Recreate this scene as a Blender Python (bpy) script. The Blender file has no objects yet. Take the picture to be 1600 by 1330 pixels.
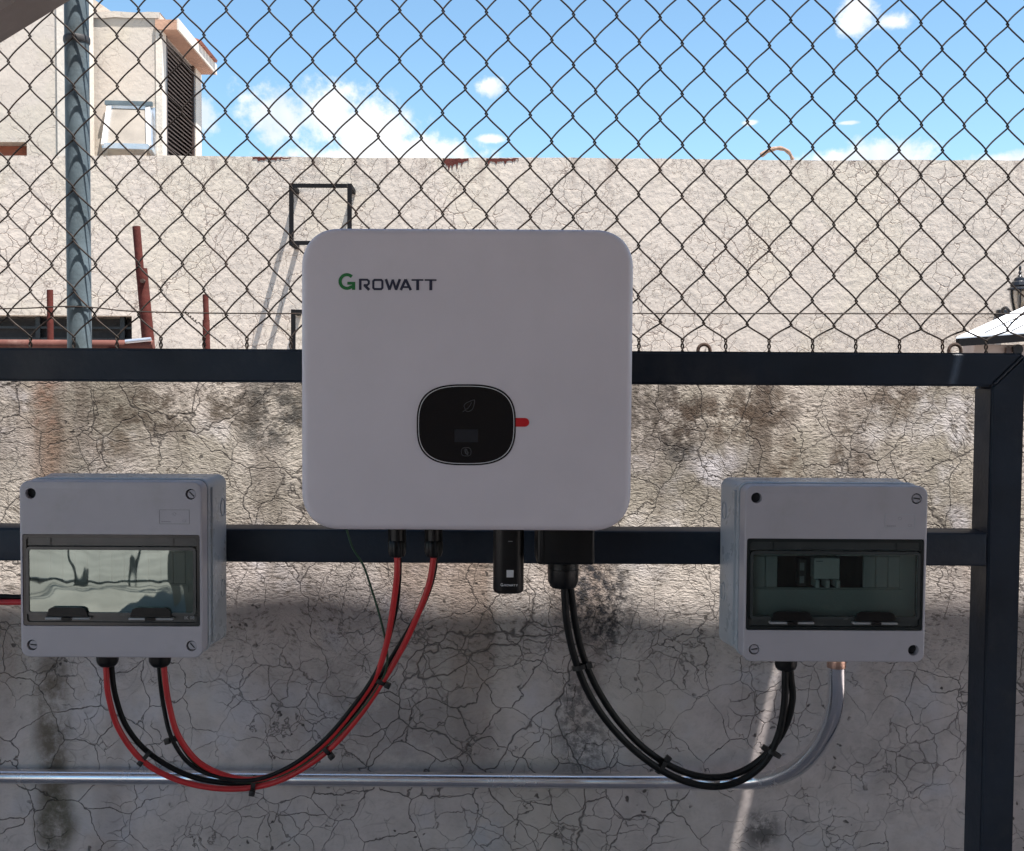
import bpy, bmesh, math, random
from mathutils import Vector, Matrix, noise as mnoise
random.seed(7)
S = bpy.context.scene
C = S.collection
PI = math.pi
# ------------------------------------------------------------------ camera
F = 1780.0; CX = 739.0; CY = 665.0          # measured on the 1600 px wide photograph
EYE = Vector((0, 0, 1.5))
pitch = math.radians(2.45); roll = 0.0054
w = Vector((0, math.cos(pitch), -math.sin(pitch)))
u0 = Vector((0, math.sin(pitch), math.cos(pitch)))
r_ = Vector((1, 0, 0)) * math.cos(roll) + u0 * math.sin(roll)
u_ = r_.cross(w)
cam = bpy.data.cameras.new('camera'); camo = bpy.data.objects.new('camera', cam); C.objects.link(camo)
camo.matrix_world = Matrix(((r_.x, u_.x, -w.x, EYE.x), (r_.y, u_.y, -w.y, EYE.y), (r_.z, u_.z, -w.z, EYE.z), (0, 0, 0, 1)))
cam.sensor_fit = 'HORIZONTAL'; cam.sensor_width = 36; cam.lens = F / 1600 * 36
cam.shift_x = (800 - CX) / 1600; cam.clip_start = .02; cam.clip_end = 3000
S.camera = camo
def P(px, py, Y):
    """world point on the plane y=Y that the photograph shows at (px,py)"""
    d = r_ * (px - CX) + u_ * (CY - py) + w * F
    return EYE + d * (Y / d.y)
# ------------------------------------------------------------------ light
TOSUN = Vector((.279, -.20, 1)).normalized()
world = bpy.data.worlds.new('World'); S.world = world; world.use_nodes = True
sun = bpy.data.lights.new('sun', 'SUN'); suno = bpy.data.objects.new('sun', sun); C.objects.link(suno)
sun.energy = 5.0; sun.angle = math.radians(.5); sun.color = (1, .945, .90)
suno.rotation_euler = TOSUN.to_track_quat('Z', 'Y').to_euler()
S.view_settings.view_transform = 'Standard'; S.view_settings.look = 'None'
S.view_settings.gamma = 1; S.view_settings.use_curve_mapping = False
S.view_settings.exposure = 1.5
SKY_STRENGTH = .069
def build_world():
    nt = world.node_tree; N = nt.nodes; L = nt.links; N.clear()
    out = N.new('ShaderNodeOutputWorld'); bg = N.new('ShaderNodeBackground')
    sky = N.new('ShaderNodeTexSky'); sky.sky_type = 'NISHITA'; sky.sun_disc = False
    sky.sun_elevation = math.asin(TOSUN.z); sky.sun_rotation = math.atan2(TOSUN.x, TOSUN.y)
    sky.air_density = 1.0; sky.dust_density = .25; sky.ozone_density = 2.0
    tint = N.new('ShaderNodeMixRGB'); tint.blend_type = 'MULTIPLY'; tint.inputs[0].default_value = 1
    tint.inputs[2].default_value = (.93, 1.09, 1.08, 1)
    L.new(sky.outputs[0], tint.inputs[1])
    tc = N.new('ShaderNodeTexCoord')
    dirs = tc.outputs['Generated']
    nz = N.new('ShaderNodeTexNoise'); nz.inputs['Scale'].default_value = 17; nz.inputs['Detail'].default_value = 7; nz.inputs['Roughness'].default_value = .6
    L.new(dirs, nz.inputs['Vector'])
    def m(op, a, b=None, c=None, clamp=False):
        n = N.new('ShaderNodeMath'); n.operation = op; n.use_clamp = clamp
        for i, v in enumerate((a, b, c)):
            if v is None: continue
            if isinstance(v, (int, float)): n.inputs[i].default_value = v
            else: L.new(v, n.inputs[i])
        return n.outputs[0]
    blobs = [(432, 180, 42, 34), (508, 176, 50, 40), (580, 205, 56, 36), (660, 238, 62, 20), (765, 136, 14, 10), (768, 217, 17, 5), (600, 250, 130, 16),
             (310, 183, 20, 22), (1340, 20, 18, 24), (1398, 34, 20, 9), (1385, 240, 46, 18), (1330, 246, 60, 10), (1590, 250, 50, 10), (1172, 192, 8, 3), (1325, 192, 9, 2)]
    dmin = None
    def blob(c, rx, rz):
        c = c.normalized()
        s = N.new('ShaderNodeVectorMath'); s.operation = 'SUBTRACT'; L.new(dirs, s.inputs[0]); s.inputs[1].default_value = c
        k = N.new('ShaderNodeVectorMath'); k.operation = 'MULTIPLY'; L.new(s.outputs[0], k.inputs[0]); k.inputs[1].default_value = (1 / rx, 1 / rx if abs(c.y) < .8 else 2, 1 / rz)
        l = N.new('ShaderNodeVectorMath'); l.operation = 'LENGTH'; L.new(k.outputs[0], l.inputs[0])
        return l.outputs['Value']
    for (x, y, a, b) in blobs:
        v = blob(P(x, y, 1) - EYE, a * 1.2 / F, b * 1.2 / F)
        dmin = v if dmin is None else m('SMOOTH_MIN', dmin, v, .25)
    # the same kind of scattered cumulus goes on round the rest of the sky
    rr = random.Random(3)
    for k in range(9):
        az = rr.uniform(.5, 2 * PI - .5); el = rr.uniform(.12, .5)
        c = Vector((math.sin(az) * math.cos(el), math.cos(az) * math.cos(el), math.sin(el)))
        v = blob(c, rr.uniform(.05, .12), rr.uniform(.025, .05)); dmin = m('SMOOTH_MIN', dmin, v, .25)
    nzb = N.new('ShaderNodeTexNoise'); nzb.inputs['Scale'].default_value = 70; nzb.inputs['Detail'].default_value = 6; nzb.inputs['Roughness'].default_value = .65
    L.new(dirs, nzb.inputs['Vector'])
    d = m('ADD', m('ADD', dmin, m('MULTIPLY', m('SUBTRACT', nz.outputs[0], .5), 1.5)), m('MULTIPLY', m('SUBTRACT', nzb.outputs[0], .5), 1.9))
    mask = N.new('ShaderNodeMapRange'); mask.interpolation_type = 'SMOOTHSTEP'
    mask.inputs[1].default_value = 1.35; mask.inputs[2].default_value = .45; mask.inputs[3].default_value = 0; mask.inputs[4].default_value = .93
    L.new(d, mask.inputs[0])
    nz2 = N.new('ShaderNodeTexNoise'); nz2.inputs['Scale'].default_value = 22; nz2.inputs['Detail'].default_value = 3
    L.new(dirs, nz2.inputs['Vector'])
    cr = N.new('ShaderNodeValToRGB'); cr.color_ramp.elements[0].color = (4.4, 4.9, 5.6, 1); cr.color_ramp.elements[1].color = (6.2, 6.2, 6.2, 1)
    cr.color_ramp.elements[0].position = .35; cr.color_ramp.elements[1].position = .6
    L.new(nz2.outputs[0], cr.inputs[0])
    mx = N.new('ShaderNodeMixRGB'); L.new(mask.outputs[0], mx.inputs[0]); L.new(tint.outputs[0], mx.inputs[1]); L.new(cr.outputs[0], mx.inputs[2])
    L.new(mx.outputs[0], bg.inputs[0]); bg.inputs[1].default_value = SKY_STRENGTH
    L.new(bg.outputs[0], out.inputs[0])
build_world()
# ------------------------------------------------------------------ object helpers
def tag(o, label=None, cat=None, group=None, kind=None):
    if label: o['label'] = label
    if cat: o['category'] = cat
    if group: o['group'] = group
    if kind: o['kind'] = kind
    return o
def thing(name, label, cat, loc=(0, 0, 0), group=None):
    o = bpy.data.objects.new(name, None); C.objects.link(o); o.location = loc; o.empty_display_size = .05
    return tag(o, label, cat, group)
def obj(name, bm, mat, parent=None, smooth=True, loc=None, angle=35):
    me = bpy.data.meshes.new(name); bmesh.ops.recalc_face_normals(bm, faces=bm.faces); bm.to_mesh(me); bm.free()
    if smooth:
        me.polygons.foreach_set('use_smooth', [True] * len(me.polygons))
        me.set_sharp_from_angle(angle=math.radians(angle))
    me.materials.append(mat)
    return put(name, me, parent, loc)
def put(name, me, parent=None, loc=None):
    o = bpy.data.objects.new(name, me); C.objects.link(o)
    if parent: o.parent = parent
    if loc is not None: o.location = loc
    return o
def under(o, parent):           # keep world placement of geometry written in world coordinates
    o.parent = parent; o.matrix_parent_inverse = Matrix.Translation(parent.location).inverted(); return o
def box(bm, x0, x1, y0, y1, z0, z1):
    v = [bm.verts.new((x, y, z)) for z in (z0, z1) for x, y in ((x0, y0), (x1, y0), (x1, y1), (x0, y1))]
    for f in ((0, 1, 2, 3), (7, 6, 5, 4), (0, 4, 5, 1), (1, 5, 6, 2), (2, 6, 7, 3), (3, 7, 4, 0)):
        bm.faces.new([v[i] for i in f])
    return v
def bbox(x0, x1, y0, y1, z0, z1, bev=0, seg=2):
    bm = bmesh.new(); box(bm, x0, x1, y0, y1, z0, z1)
    if bev: bmesh.ops.bevel(bm, geom=bm.edges[:], offset=bev, segments=seg, affect='EDGES', profile=.5)
    return bm
def rrect(w, h, r, n=8, cx=0, cz=0, p=2.0):
    pts = []; r = max(r, 1e-5)
    for q, (sx, sz) in enumerate(((1, 1), (-1, 1), (-1, -1), (1, -1))):
        for i in range(n + 1):
            a = q * PI / 2 + i / n * PI / 2
            ca, sa = math.cos(a), math.sin(a)
            ex = math.copysign(abs(ca) ** (2 / p), ca); ez = math.copysign(abs(sa) ** (2 / p), sa)
            pts.append((cx + sx * (w / 2 - r) + r * ex, cz + sz * (h / 2 - r) + r * ez))
    return pts
def stack(bm, loops, cap0=True, cap1=True):
    """loops: list of (list of (x,z), y) joined front to back"""
    prev = None; first = None
    for pts, y in loops:
        cur = [bm.verts.new((x, y, z)) for x, z in pts]
        if prev:
            for i in range(len(cur)):
                j = (i + 1) % len(cur); bm.faces.new((prev[i], prev[j], cur[j], cur[i]))
        else: first = cur
        prev = cur
    if cap0: bm.faces.new(first)
    if cap1: bm.faces.new(prev)
def plate(w, h, r, y0, y1, fillet=0, cx=0, cz=0, n=8, p=2.0, fs=4, bm=None):
    bm = bm or bmesh.new(); L = []
    if fillet:
        for i in range(fs + 1):
            a = i / fs * PI / 2; ins = fillet * (1 - math.sin(a)); L.append((rrect(w - 2 * ins, h - 2 * ins, r - ins, n, cx, cz, p), y0 + fillet * (1 - math.cos(a))))
    else: L.append((rrect(w, h, r, n, cx, cz, p), y0))
    L.append((rrect(w, h, r, n, cx, cz, p), y1))
    stack(bm, L); return bm
def ring(bm, outer, inner, y0, y1):
    def lp(pts, y): return [bm.verts.new((x, y, z)) for x, z in pts]
    a, b, c, d = lp(outer, y0), lp(inner, y0), lp(outer, y1), lp(inner, y1); n = len(a)
    for i in range(n):
        j = (i + 1) % n
        bm.faces.new((a[i], a[j], b[j], b[i])); bm.faces.new((c[i], d[i], d[j], c[j]))
        bm.faces.new((a[i], c[i], c[j], a[j])); bm.faces.new((b[i], b[j], d[j], d[i]))
def lathe(bm, prof, n=20, cx=0, cy=0, ribs=0, ribd=0, cap=True):
    prev = None
    for r, z in prof:
        cur = []
        for i in range(n):
            a = 2 * PI * i / n; rr = r + (ribd if ribs and (i * ribs * 2 // n) % 2 else 0)
            cur.append(bm.verts.new((cx + rr * math.cos(a), cy + rr * math.sin(a), z)))
        if prev:
            for i in range(n):
                j = (i + 1) % n; bm.faces.new((prev[i], prev[j], cur[j], cur[i]))
        elif cap: bm.faces.new(cur)
        prev = cur
    if cap: bm.faces.new(prev)
    return bm
def catmull(pts, sub=8):
    pts = [Vector(p) for p in pts]; P0 = [pts[0] * 2 - pts[1]] + pts + [pts[-1] * 2 - pts[-2]]; out = []
    for i in range(1, len(P0) - 2):
        a, b, c, d = P0[i - 1:i + 3]
        for k in range(sub):
            t = k / sub
            out.append(.5 * ((2 * b) + (c - a) * t + (2 * a - 5 * b + 4 * c - d) * t * t + (3 * b - a - 3 * c + d) * t ** 3))
    out.append(pts[-1]); return out
def tube(bm, pts, r, n=8, cap=True):
    pts = [Vector(p) for p in pts]; m = len(pts); prev = None; up = None
    for i, p in enumerate(pts):
        t = (pts[min(i + 1, m - 1)] - pts[max(i - 1, 0)]).normalized()
        if up is None:
            up = t.cross(Vector((0, 0, 1)) if abs(t.z) < .9 else Vector((1, 0, 0))).normalized()
        up = (up - t * up.dot(t)).normalized(); s = t.cross(up)
        rr = r[i] if isinstance(r, (list, tuple)) else r
        cur = [bm.verts.new(p + (up * math.cos(2 * PI * k / n) + s * math.sin(2 * PI * k / n)) * rr) for k in range(n)]
        if prev:
            for k in range(n):
                j = (k + 1) % n; bm.faces.new((prev[k], prev[j], cur[j], cur[k]))
        elif cap: bm.faces.new(cur)
        prev = cur
    if cap: bm.faces.new(prev)
    return bm
def sqtube(bm, a, b, s, s2=None, hint=Vector((0, 1, 0))):
    a, b = Vector(a), Vector(b); t = (b - a).normalized(); s2 = s2 or s
    x = t.cross(hint).normalized(); y = x.cross(t)
    q = [[bm.verts.new(p + x * i * s / 2 + y * j * s2 / 2) for i, j in ((-1, -1), (1, -1), (1, 1), (-1, 1))] for p in (a, b)]
    bm.faces.new(q[0]); bm.faces.new(q[1])
    for k in range(4): bm.faces.new((q[0][k], q[0][(k + 1) % 4], q[1][(k + 1) % 4], q[1][k]))
def stroke(bm, pts, wd, y, th=.0004, closed=False):
    """flat lettering stroke in the xz plane with mitred corners"""
    n = len(pts); pts = [Vector((p[0], p[1])) for p in pts]; L = []; R = []
    for i, p in enumerate(pts):
        if closed: a, b = pts[i - 1], pts[(i + 1) % n]
        else: a, b = pts[max(i - 1, 0)], pts[min(i + 1, n - 1)]
        d1 = (p - a).normalized() if (p - a).length else (b - p).normalized()
        d2 = (b - p).normalized() if (b - p).length else d1
        n1 = Vector((-d1.y, d1.x)); n2 = Vector((-d2.y, d2.x)); mm = (n1 + n2).normalized(); k = wd / 2 / max(.45, mm.dot(n1))
        L.append(p + mm * k); R.append(p - mm * k)
    vs = [[bm.verts.new((q.x, yy, q.y)) for q in s] for yy in (y - th, y) for s in (L, R)]
    rng = range(n if closed else n - 1)
    for i in rng:
        j = (i + 1) % n
        bm.faces.new((vs[0][i], vs[0][j], vs[1][j], vs[1][i]))
        bm.faces.new((vs[0][i], vs[2][i], vs[2][j], vs[0][j])); bm.faces.new((vs[1][i], vs[1][j], vs[3][j], vs[3][i]))
    if not closed:
        for i in (0, n - 1): bm.faces.new((vs[0][i], vs[1][i], vs[3][i], vs[2][i]))
def text_bm(s, size, x, z, y):
    cu = bpy.data.curves.new('t', 'FONT'); cu.body = s; cu.size = size; cu.align_x = 'CENTER'; cu.align_y = 'CENTER'; cu.resolution_u = 2
    o = bpy.data.objects.new('t', cu); C.objects.link(o); dg = bpy.context.evaluated_depsgraph_get(); dg.update()
    me = bpy.data.meshes.new_from_object(o.evaluated_get(dg)); bm = bmesh.new(); bm.from_mesh(me)
    for v in bm.verts: v.co = Vector((v.co.x + x, y, v.co.y + z))
    bpy.data.objects.remove(o); return bm
def cut(bm, cutters):
    """bmesh minus a list of bmeshes"""
    def ob(b):
        bmesh.ops.recalc_face_normals(b, faces=b.faces)
        me = bpy.data.meshes.new('c'); b.to_mesh(me); b.free(); o = bpy.data.objects.new('c', me); C.objects.link(o); return o
    o = ob(bm); cs = [ob(c) for c in cutters]
    for c in cs:
        md = o.modifiers.new('b', 'BOOLEAN'); md.operation = 'DIFFERENCE'; md.solver = 'EXACT'; md.object = c
    dg = bpy.context.evaluated_depsgraph_get(); dg.update()
    me = bpy.data.meshes.new_from_object(o.evaluated_get(dg)); out = bmesh.new(); out.from_mesh(me)
    for q in cs + [o]: bpy.data.objects.remove(q)
    return out
# ------------------------------------------------------------------ material helpers
class G:
    """small node-graph writer"""
    def __init__(s, name):
        s.m = bpy.data.materials.new(name); s.m.use_nodes = True; s.nt = s.m.node_tree; s.N = s.nt.nodes; s.L = s.nt.links
        s.b = s.N['Principled BSDF']; s.tc = s.N.new('ShaderNodeTexCoord'); s.co = s.tc.outputs['Object']
    def set(s, sock, v):
        if isinstance(v, (int, float, tuple, list, Vector)): sock.default_value = v
        else: s.L.new(v, sock)
    def math(s, op, a, b=0.0, c=None, clamp=False):
        n = s.N.new('ShaderNodeMath'); n.operation = op; n.use_clamp = clamp; s.set(n.inputs[0], a); s.set(n.inputs[1], b)
        if c is not None: s.set(n.inputs[2], c)
        return n.outputs[0]
    def vm(s, op, a, b=None, scale=None):
        n = s.N.new('ShaderNodeVectorMath'); n.operation = op; s.set(n.inputs[0], a)
        if b is not None: s.set(n.inputs[1], b)
        if scale is not None: s.set(n.inputs['Scale'], scale)
        return n.outputs['Value'] if op in ('LENGTH', 'DISTANCE', 'DOT_PRODUCT') else n.outputs[0]
    def noise(s, scale, detail=4, rough=.55, vec=None, dist=0, color=False):
        n = s.N.new('ShaderNodeTexNoise'); n.inputs['Scale'].default_value = scale; n.inputs['Detail'].default_value = detail
        n.inputs['Roughness'].default_value = rough; n.inputs['Distortion'].default_value = dist; s.L.new(vec or s.co, n.inputs['Vector'])
        return n.outputs[1] if color else n.outputs[0]
    def voro(s, scale, vec=None, feature='DISTANCE_TO_EDGE', rnd=1):
        n = s.N.new('ShaderNodeTexVoronoi'); n.feature = feature; n.inputs['Scale'].default_value = scale; n.inputs['Randomness'].default_value = rnd
        s.L.new(vec or s.co, n.inputs['Vector']); return n.outputs[0]
    def rng(s, v, a, b, c=0.0, d=1.0, smooth=True):
        n = s.N.new('ShaderNodeMapRange'); n.interpolation_type = 'SMOOTHSTEP' if smooth else 'LINEAR'
        for i, x in enumerate((v, a, b, c, d)): s.set(n.inputs[i], x)
        return n.outputs[0]
    def mix(s, f, a, b, mode='MIX'):
        n = s.N.new('ShaderNodeMixRGB'); n.blend_type = mode; s.set(n.inputs[0], f)
        for i, x in ((1, a), (2, b)): s.set(n.inputs[i], (x + (1,)) if isinstance(x, tuple) and len(x) == 3 else x)
        return n.outputs[0]
    def warp(s, amp, scale, detail=2, vec=None):
        c = s.noise(scale, detail, vec=vec, color=True); d = s.vm('SUBTRACT', c, (.5, .5, .5)); return s.vm('ADD', vec or s.co, s.vm('SCALE', d, scale=amp))
    def scl(s, v, vec=None): return s.vm('MULTIPLY', vec or s.co, v)
    def bump(s, h, dist, strength=1.0):
        n = s.N.new('ShaderNodeBump'); n.inputs['Distance'].default_value = dist; n.inputs['Strength'].default_value = strength; s.L.new(h, n.inputs['Height'])
        s.L.new(n.outputs[0], s.b.inputs['Normal']); return n
    def xyz(s):
        n = s.N.new('ShaderNodeSeparateXYZ'); s.L.new(s.co, n.inputs[0]); return n.outputs
def simple(name, col, rough=.5, metal=0, var=.12, vs=18, bump=.0003, bs=300, spec=.5, dirt=None, coat=0):
    g = G(name)
    n = g.noise(vs, 5); f = g.rng(n, .3, .7, 1 - var, 1 + var, False)
    c = g.mix(1.0, tuple(col), g.vm('SCALE', (1, 1, 1), scale=f), 'MULTIPLY')
    if dirt:
        dm = g.rng(g.noise(vs * .7, 8, .7), .5, .72, 0, dirt[1]); c = g.mix(dm, c, tuple(dirt[0]))
    g.L.new(c, g.b.inputs['Base Color'])
    g.L.new(g.rng(g.noise(vs * 2.3, 6), .3, .7, max(.03, rough - .08), min(1, rough + .08), False), g.b.inputs['Roughness'])
    g.b.inputs['Metallic'].default_value = metal; g.b.inputs['Specular IOR Level'].default_value = spec
    g.b.inputs['Coat Weight'].default_value = coat
    if bump: g.bump(g.noise(bs, 3), bump)
    return g.m
def pane_mat(name, tint, refl, rough, wav=0, wavs=10, gcol=(1, 1, 1)):
    g = G(name); N, L = g.N, g.L
    out = [n for n in N if n.type == 'OUTPUT_MATERIAL'][0]
    tr = N.new('ShaderNodeBsdfTransparent'); tr.inputs[0].default_value = tint + (1,)
    gl = N.new('ShaderNodeBsdfGlossy'); gl.inputs['Roughness'].default_value = rough; gl.inputs['Color'].default_value = gcol + (1,)
    fr = N.new('ShaderNodeFresnel'); fr.inputs[0].default_value = 1.5
    if wav:
        bp = N.new('ShaderNodeBump'); bp.inputs['Distance'].default_value = wav
        L.new(g.noise(wavs, 2, .5, vec=g.scl((1, 1, .6))), bp.inputs['Height']); L.new(bp.outputs[0], gl.inputs['Normal']); L.new(bp.outputs[0], fr.inputs['Normal'])
    f = g.math('ADD', fr.outputs[0], g.rng(g.noise(14, 4), .3, .7, refl * .85, refl * 1.15), clamp=True)
    mx = N.new('ShaderNodeMixShader'); L.new(f, mx.inputs[0]); L.new(tr.outputs[0], mx.inputs[1]); L.new(gl.outputs[0], mx.inputs[2]); L.new(mx.outputs[0], out.inputs[0])
    return g.m
M = {}
M['abs_white'] = simple('white_coated_metal', (.63, .585, .63), .45, var=.03, vs=9, bump=.0002, bs=900, dirt=((.56, .53, .55), .35))
M['abs_grey'] = simple('grey_plastic', (.42, .405, .445), .42, var=.04, vs=14, bump=.00015, bs=700, dirt=((.30, .29, .28), .35))
M['abs_side'] = simple('grey_plastic_body', (.42, .46, .50), .30, var=.05, vs=14, bump=.0003, bs=260, dirt=((.30, .30, .30), .4))
M['frame'] = simple('dark_blue_paint', (.0135, .0225, .038), .5, spec=.32, var=.25, vs=7, bump=.0004, bs=120, dirt=((.06, .06, .065), .35))
M['black'] = simple('black_plastic', (.0055, .0055, .006), .36, var=.2, vs=40, bump=.0003, bs=500, spec=.3)
M['blackgloss'] = simple('black_glass', (.004, .004, .006), .07, var=.1, bump=0)
M['cable_black'] = simple('black_cable_jacket', (.005, .0055, .006), .5, var=.2, vs=30, spec=.25)
M['cable_red'] = simple('red_cable_jacket', (.50, .022, .025), .42, var=.12, vs=30, dirt=((.20, .03, .03), .3))
M['cable_green'] = simple('green_wire_jacket', (.015, .06, .03), .5, var=.2)
M['tie'] = simple('black_nylon', (.010, .010, .010), .45, var=.2)
M['galv'] = simple('galvanised_pipe', (.80, .80, .83), .22, 1, var=.04, vs=10, bump=.00006, bs=60, dirt=((.72, .72, .74), .3))
M['post'] = simple('weathered_galvanised_post', (.105, .14, .16), .55, 0, spec=.3, var=.28, vs=9, bump=.0007, bs=90, dirt=((.05, .06, .06), .7))
M['copper'] = simple('copper_fitting', (.70, .46, .36), .3, 1, var=.1)
M['wire'] = simple('rusty_wire', (.026, .020, .017), .7, 0, var=.4, vs=22, spec=.2, dirt=((.055, .026, .015), .6))
M['wire2'] = simple('dark_wire', (.05, .05, .052), .6, .4, var=.3)
M['rust'] = simple('rust_red_primer', (.085, .022, .017), .85, spec=.15, var=.25, vs=14, bump=.002, bs=60, dirt=((.09, .04, .03), .8))
M['rebar'] = simple('rusty_rebar', (.05, .030, .022), .85, .2, var=.3, vs=30, bump=.002, bs=120)
M['navy_print'] = simple('navy_print', (.018, .018, .045), .5, var=.02, bump=0)
M['green_print'] = simple('green_print', (.012, .16, .035), .5, var=.02, bump=0)
M['grey_print'] = simple('grey_print', (.20, .20, .21), .45, var=.05, bump=0)
M['dim_print'] = simple('dim_print', (.050, .05, .055), .4, var=.05, bump=0)
M['faint'] = simple('faint_print', (.30, .29, .33), .45, var=.02, bump=0)
M['white_print'] = simple('white_print', (.55, .55, .56), .5, var=.05, bump=0)
M['red_tab'] = simple('red_tab', (.52, .008, .014), .4, var=.05, bump=0)
M['lcd'] = simple('dark_display', (.016, .018, .024), .2, var=.1, bump=0)
M['hole'] = simple('recess_shade', (.03, .03, .033), .8, var=.1)
M['smoke'] = simple('smoked_polycarbonate_edge', (.018, .023, .024), .16, var=.2, bump=0)
M['smoke2'] = simple('smoked_polycarbonate_hinge', (.045, .052, .053), .22, var=.2, bump=0)
M['latch'] = simple('grey_latch', (.30, .31, .32), .35, var=.1)
M['innergrey'] = simple('inner_cover_plastic', (.42, .44, .44), .5, var=.04)
M['blank'] = simple('blanking_plate_plastic', (.50, .50, .50), .5, var=.04)
M['breaker'] = simple('breaker_white', (.66, .66, .65), .45, var=.04)
M['pane_smoked'] = pane_mat('smoked_pane', (.80, .88, .87), .02, .05, .0006, 8)
M['pane_film'] = pane_mat('filmed_pane', (.46, .52, .48), .20, .02, .0006, 14, (.80, .95, .86))
M['cream'] = None
# ---- masonry
def cracks(g, scale, width, warp_amp, warp_scale, keep_scale, lo, hi):
    v = g.warp(warp_amp, warp_scale, 4); d = g.voro(scale, v)
    k = g.rng(g.noise(keep_scale, 3), lo, hi)            # where the crack is open
    wv = g.math('MULTIPLY', k, width)
    return g.math('MULTIPLY', g.rng(d, 0.0, wv, 1, 0), g.rng(k, .02, .25))
def concrete():
    g = G('weathered_render'); X, Y, Z = g.xyz()
    flat = g.scl((1, .15, 1))
    # colour
    n1 = g.noise(3.0, 6, .6); n2 = g.noise(22, 6, .65)
    c = g.mix(g.rng(n1, .35, .68), (.60, .535, .515), (.49, .435, .42))
    c = g.mix(g.rng(n2, .42, .66, 0, .40), c, (.35, .31, .30))
    up = g.rng(Z, 1.02, 1.30); c = g.mix(g.math('MULTIPLY', up, g.rng(g.noise(5.5, 5, .6), .28, .60, .50, .97)), c, (.180, .163, .132))   # rough coat above is dirtier; its colour also dimmed where the sun strikes
    c = g.mix(g.rng(g.noise(9, 4, .5), .54, .70, 0, .5), c, (.56, .55, .60)); c = g.mix(g.rng(g.noise(2.1, 3), .45, .62, 0, .45), c, (.50, .455, .39))
    # streaks that run down from the top
    st = g.noise(7.5, 5, .6, vec=g.scl((1, .2, .13))); zt = g.rng(Z, .95, 1.5, .10, 1)
    c = g.mix(g.math('MULTIPLY', g.rng(st, .50, .68), zt), c, (.080, .062, .050))
    st2 = g.noise(4.2, 4, .6, vec=g.scl((1, .2, .18))); c = g.mix(g.math('MULTIPLY', g.rng(st2, .56, .68, 0, .6), g.rng(Z, .7, 1.4, .4, 1)), c, (.17, .098, .060))
    # mould and damp patches with their own outline
    wob = g.math('MULTIPLY', g.math('SUBTRACT', g.noise(7, 4), .5), 1.3); fine = {q: g.noise(q, 6, .75) for q in (10, 30, 60)}
    def patch(px, py, rx, rz, col, s, sc=26, a=.40, b=.58):
        nonlocal c
        p = P(px, py, YW); k = 1.0 / (F / YW); f_ = fine[min(fine, key=lambda q: abs(q - sc))]
        d = g.vm('LENGTH', g.vm('MULTIPLY', g.vm('SUBTRACT', g.co, p), (1 / (rx * k), 0, 1 / (rz * k))))
        mk = g.math('MULTIPLY', g.rng(g.math('ADD', d, wob), 1.1, .35), g.rng(f_, a, b, 0, s)); c = g.mix(mk, c, col)
    patch(930, 940, 70, 110, (.035, .035, .040), 1.0, 60); patch(905, 1120, 60, 120, (.05, .05, .055), .7, 60)
    patch(1065, 670, 45, 110, (.045, .042, .040), .95, 40); patch(1180, 640, 120, 45, (.06, .042, .030), .95, 30); patch(1320, 720, 50, 110, (.075, .055, .040), .9, 24)
    patch(1230, 730, 40, 70, (.085, .06, .042), .8, 24); patch(1420, 630, 80, 45, (.085, .062, .045), .8, 30)
    patch(430, 640, 75, 75, (.05, .048, .045), .9, 40); patch(240, 640, 180, 45, (.07, .055, .042), .95, 40); patch(170, 690, 60, 40, (.10, .075, .055), .8, 40); patch(1130, 650, 130, 60, (.07, .05, .036), .9, 40); patch(1000, 640, 40, 90, (.06, .05, .042), .8, 40); patch(75, 640, 34, 80, (.16, .085, .055), .8, 14, .35, .6)
    patch(85, 1150, 34, 150, (.125, .100, .072), .9, 14, .3, .55); patch(90, 1290, 40, 60, (.11, .10, .07), .9, 14, .3, .55)
    patch(1190, 1300, 45, 50, (.06, .06, .06), .8, 40); patch(640, 1130, 200, 120, (.26, .235, .225), .7, 5, .35, .6); patch(760, 1290, 40, 60, (.42, .43, .47), .6, 9, .35, .6)
    patch(1370, 1120, 130, 160, (.30, .275, .265), .5, 8, .35, .6)
    # cracks
    ca = cracks(g, 12.0, .019, .045, 17, 3.2, .32, .72); cb = cracks(g, 23, 0.030, .028, 34, 6.0, .38, .66); cc = cracks(g, 4.4, .0085, .12, 7, 1.6, .46, .66)
    cr = g.math('MAXIMUM', g.math('MAXIMUM', ca, g.math('MULTIPLY', cb, .75)), cc)
    pits = g.math('MULTIPLY', g.rng(g.voro(48, g.warp(.03, 40), 'F1'), .20, .12), g.rng(g.noise(11, 3), .53, .62))
    dk = g.math('MAXIMUM', g.math('MULTIPLY', cr, .74), g.math('MULTIPLY', pits, .8))
    v1 = g.warp(.07, 6.0, 2, vec=flat)
    def lay(an, sc):
        r = g.N.new('ShaderNodeVectorRotate'); r.rotation_type = 'Y_AXIS'; g.L.new(v1, r.inputs['Vector']); r.inputs['Angle'].default_value = an
        return g.noise(sc, 5, .72, vec=g.scl((.55, 1, 1.25), r.outputs[0]))
    s1 = g.mix(g.rng(g.noise(4.5, 2), .46, .54), lay(.45, 135), lay(-.55, 120)); amp = g.rng(Z, .92, 1.16, .12, 1.0)
    s1 = g.mix(g.rng(g.noise(3.3, 2, vec=g.scl((1.3, 1, 1))), .50, .60), s1, lay(-.05, 150))
    c = g.mix(g.math('MULTIPLY', g.rng(s1, .50, .34, 0, .9), amp), c, (.085, .070, .055))   # dirt in the hollows, with shade of the sunlit relief painted in
    # faint rings left by the float
    vr = g.voro(11, g.warp(.06, 10), 'F1'); rg = g.math('SINE', g.math('MULTIPLY', vr, 42)); rm = g.math('MULTIPLY', g.rng(rg, .80, 1), g.rng(g.noise(12, 3), .50, .62, 0, .22))
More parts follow.
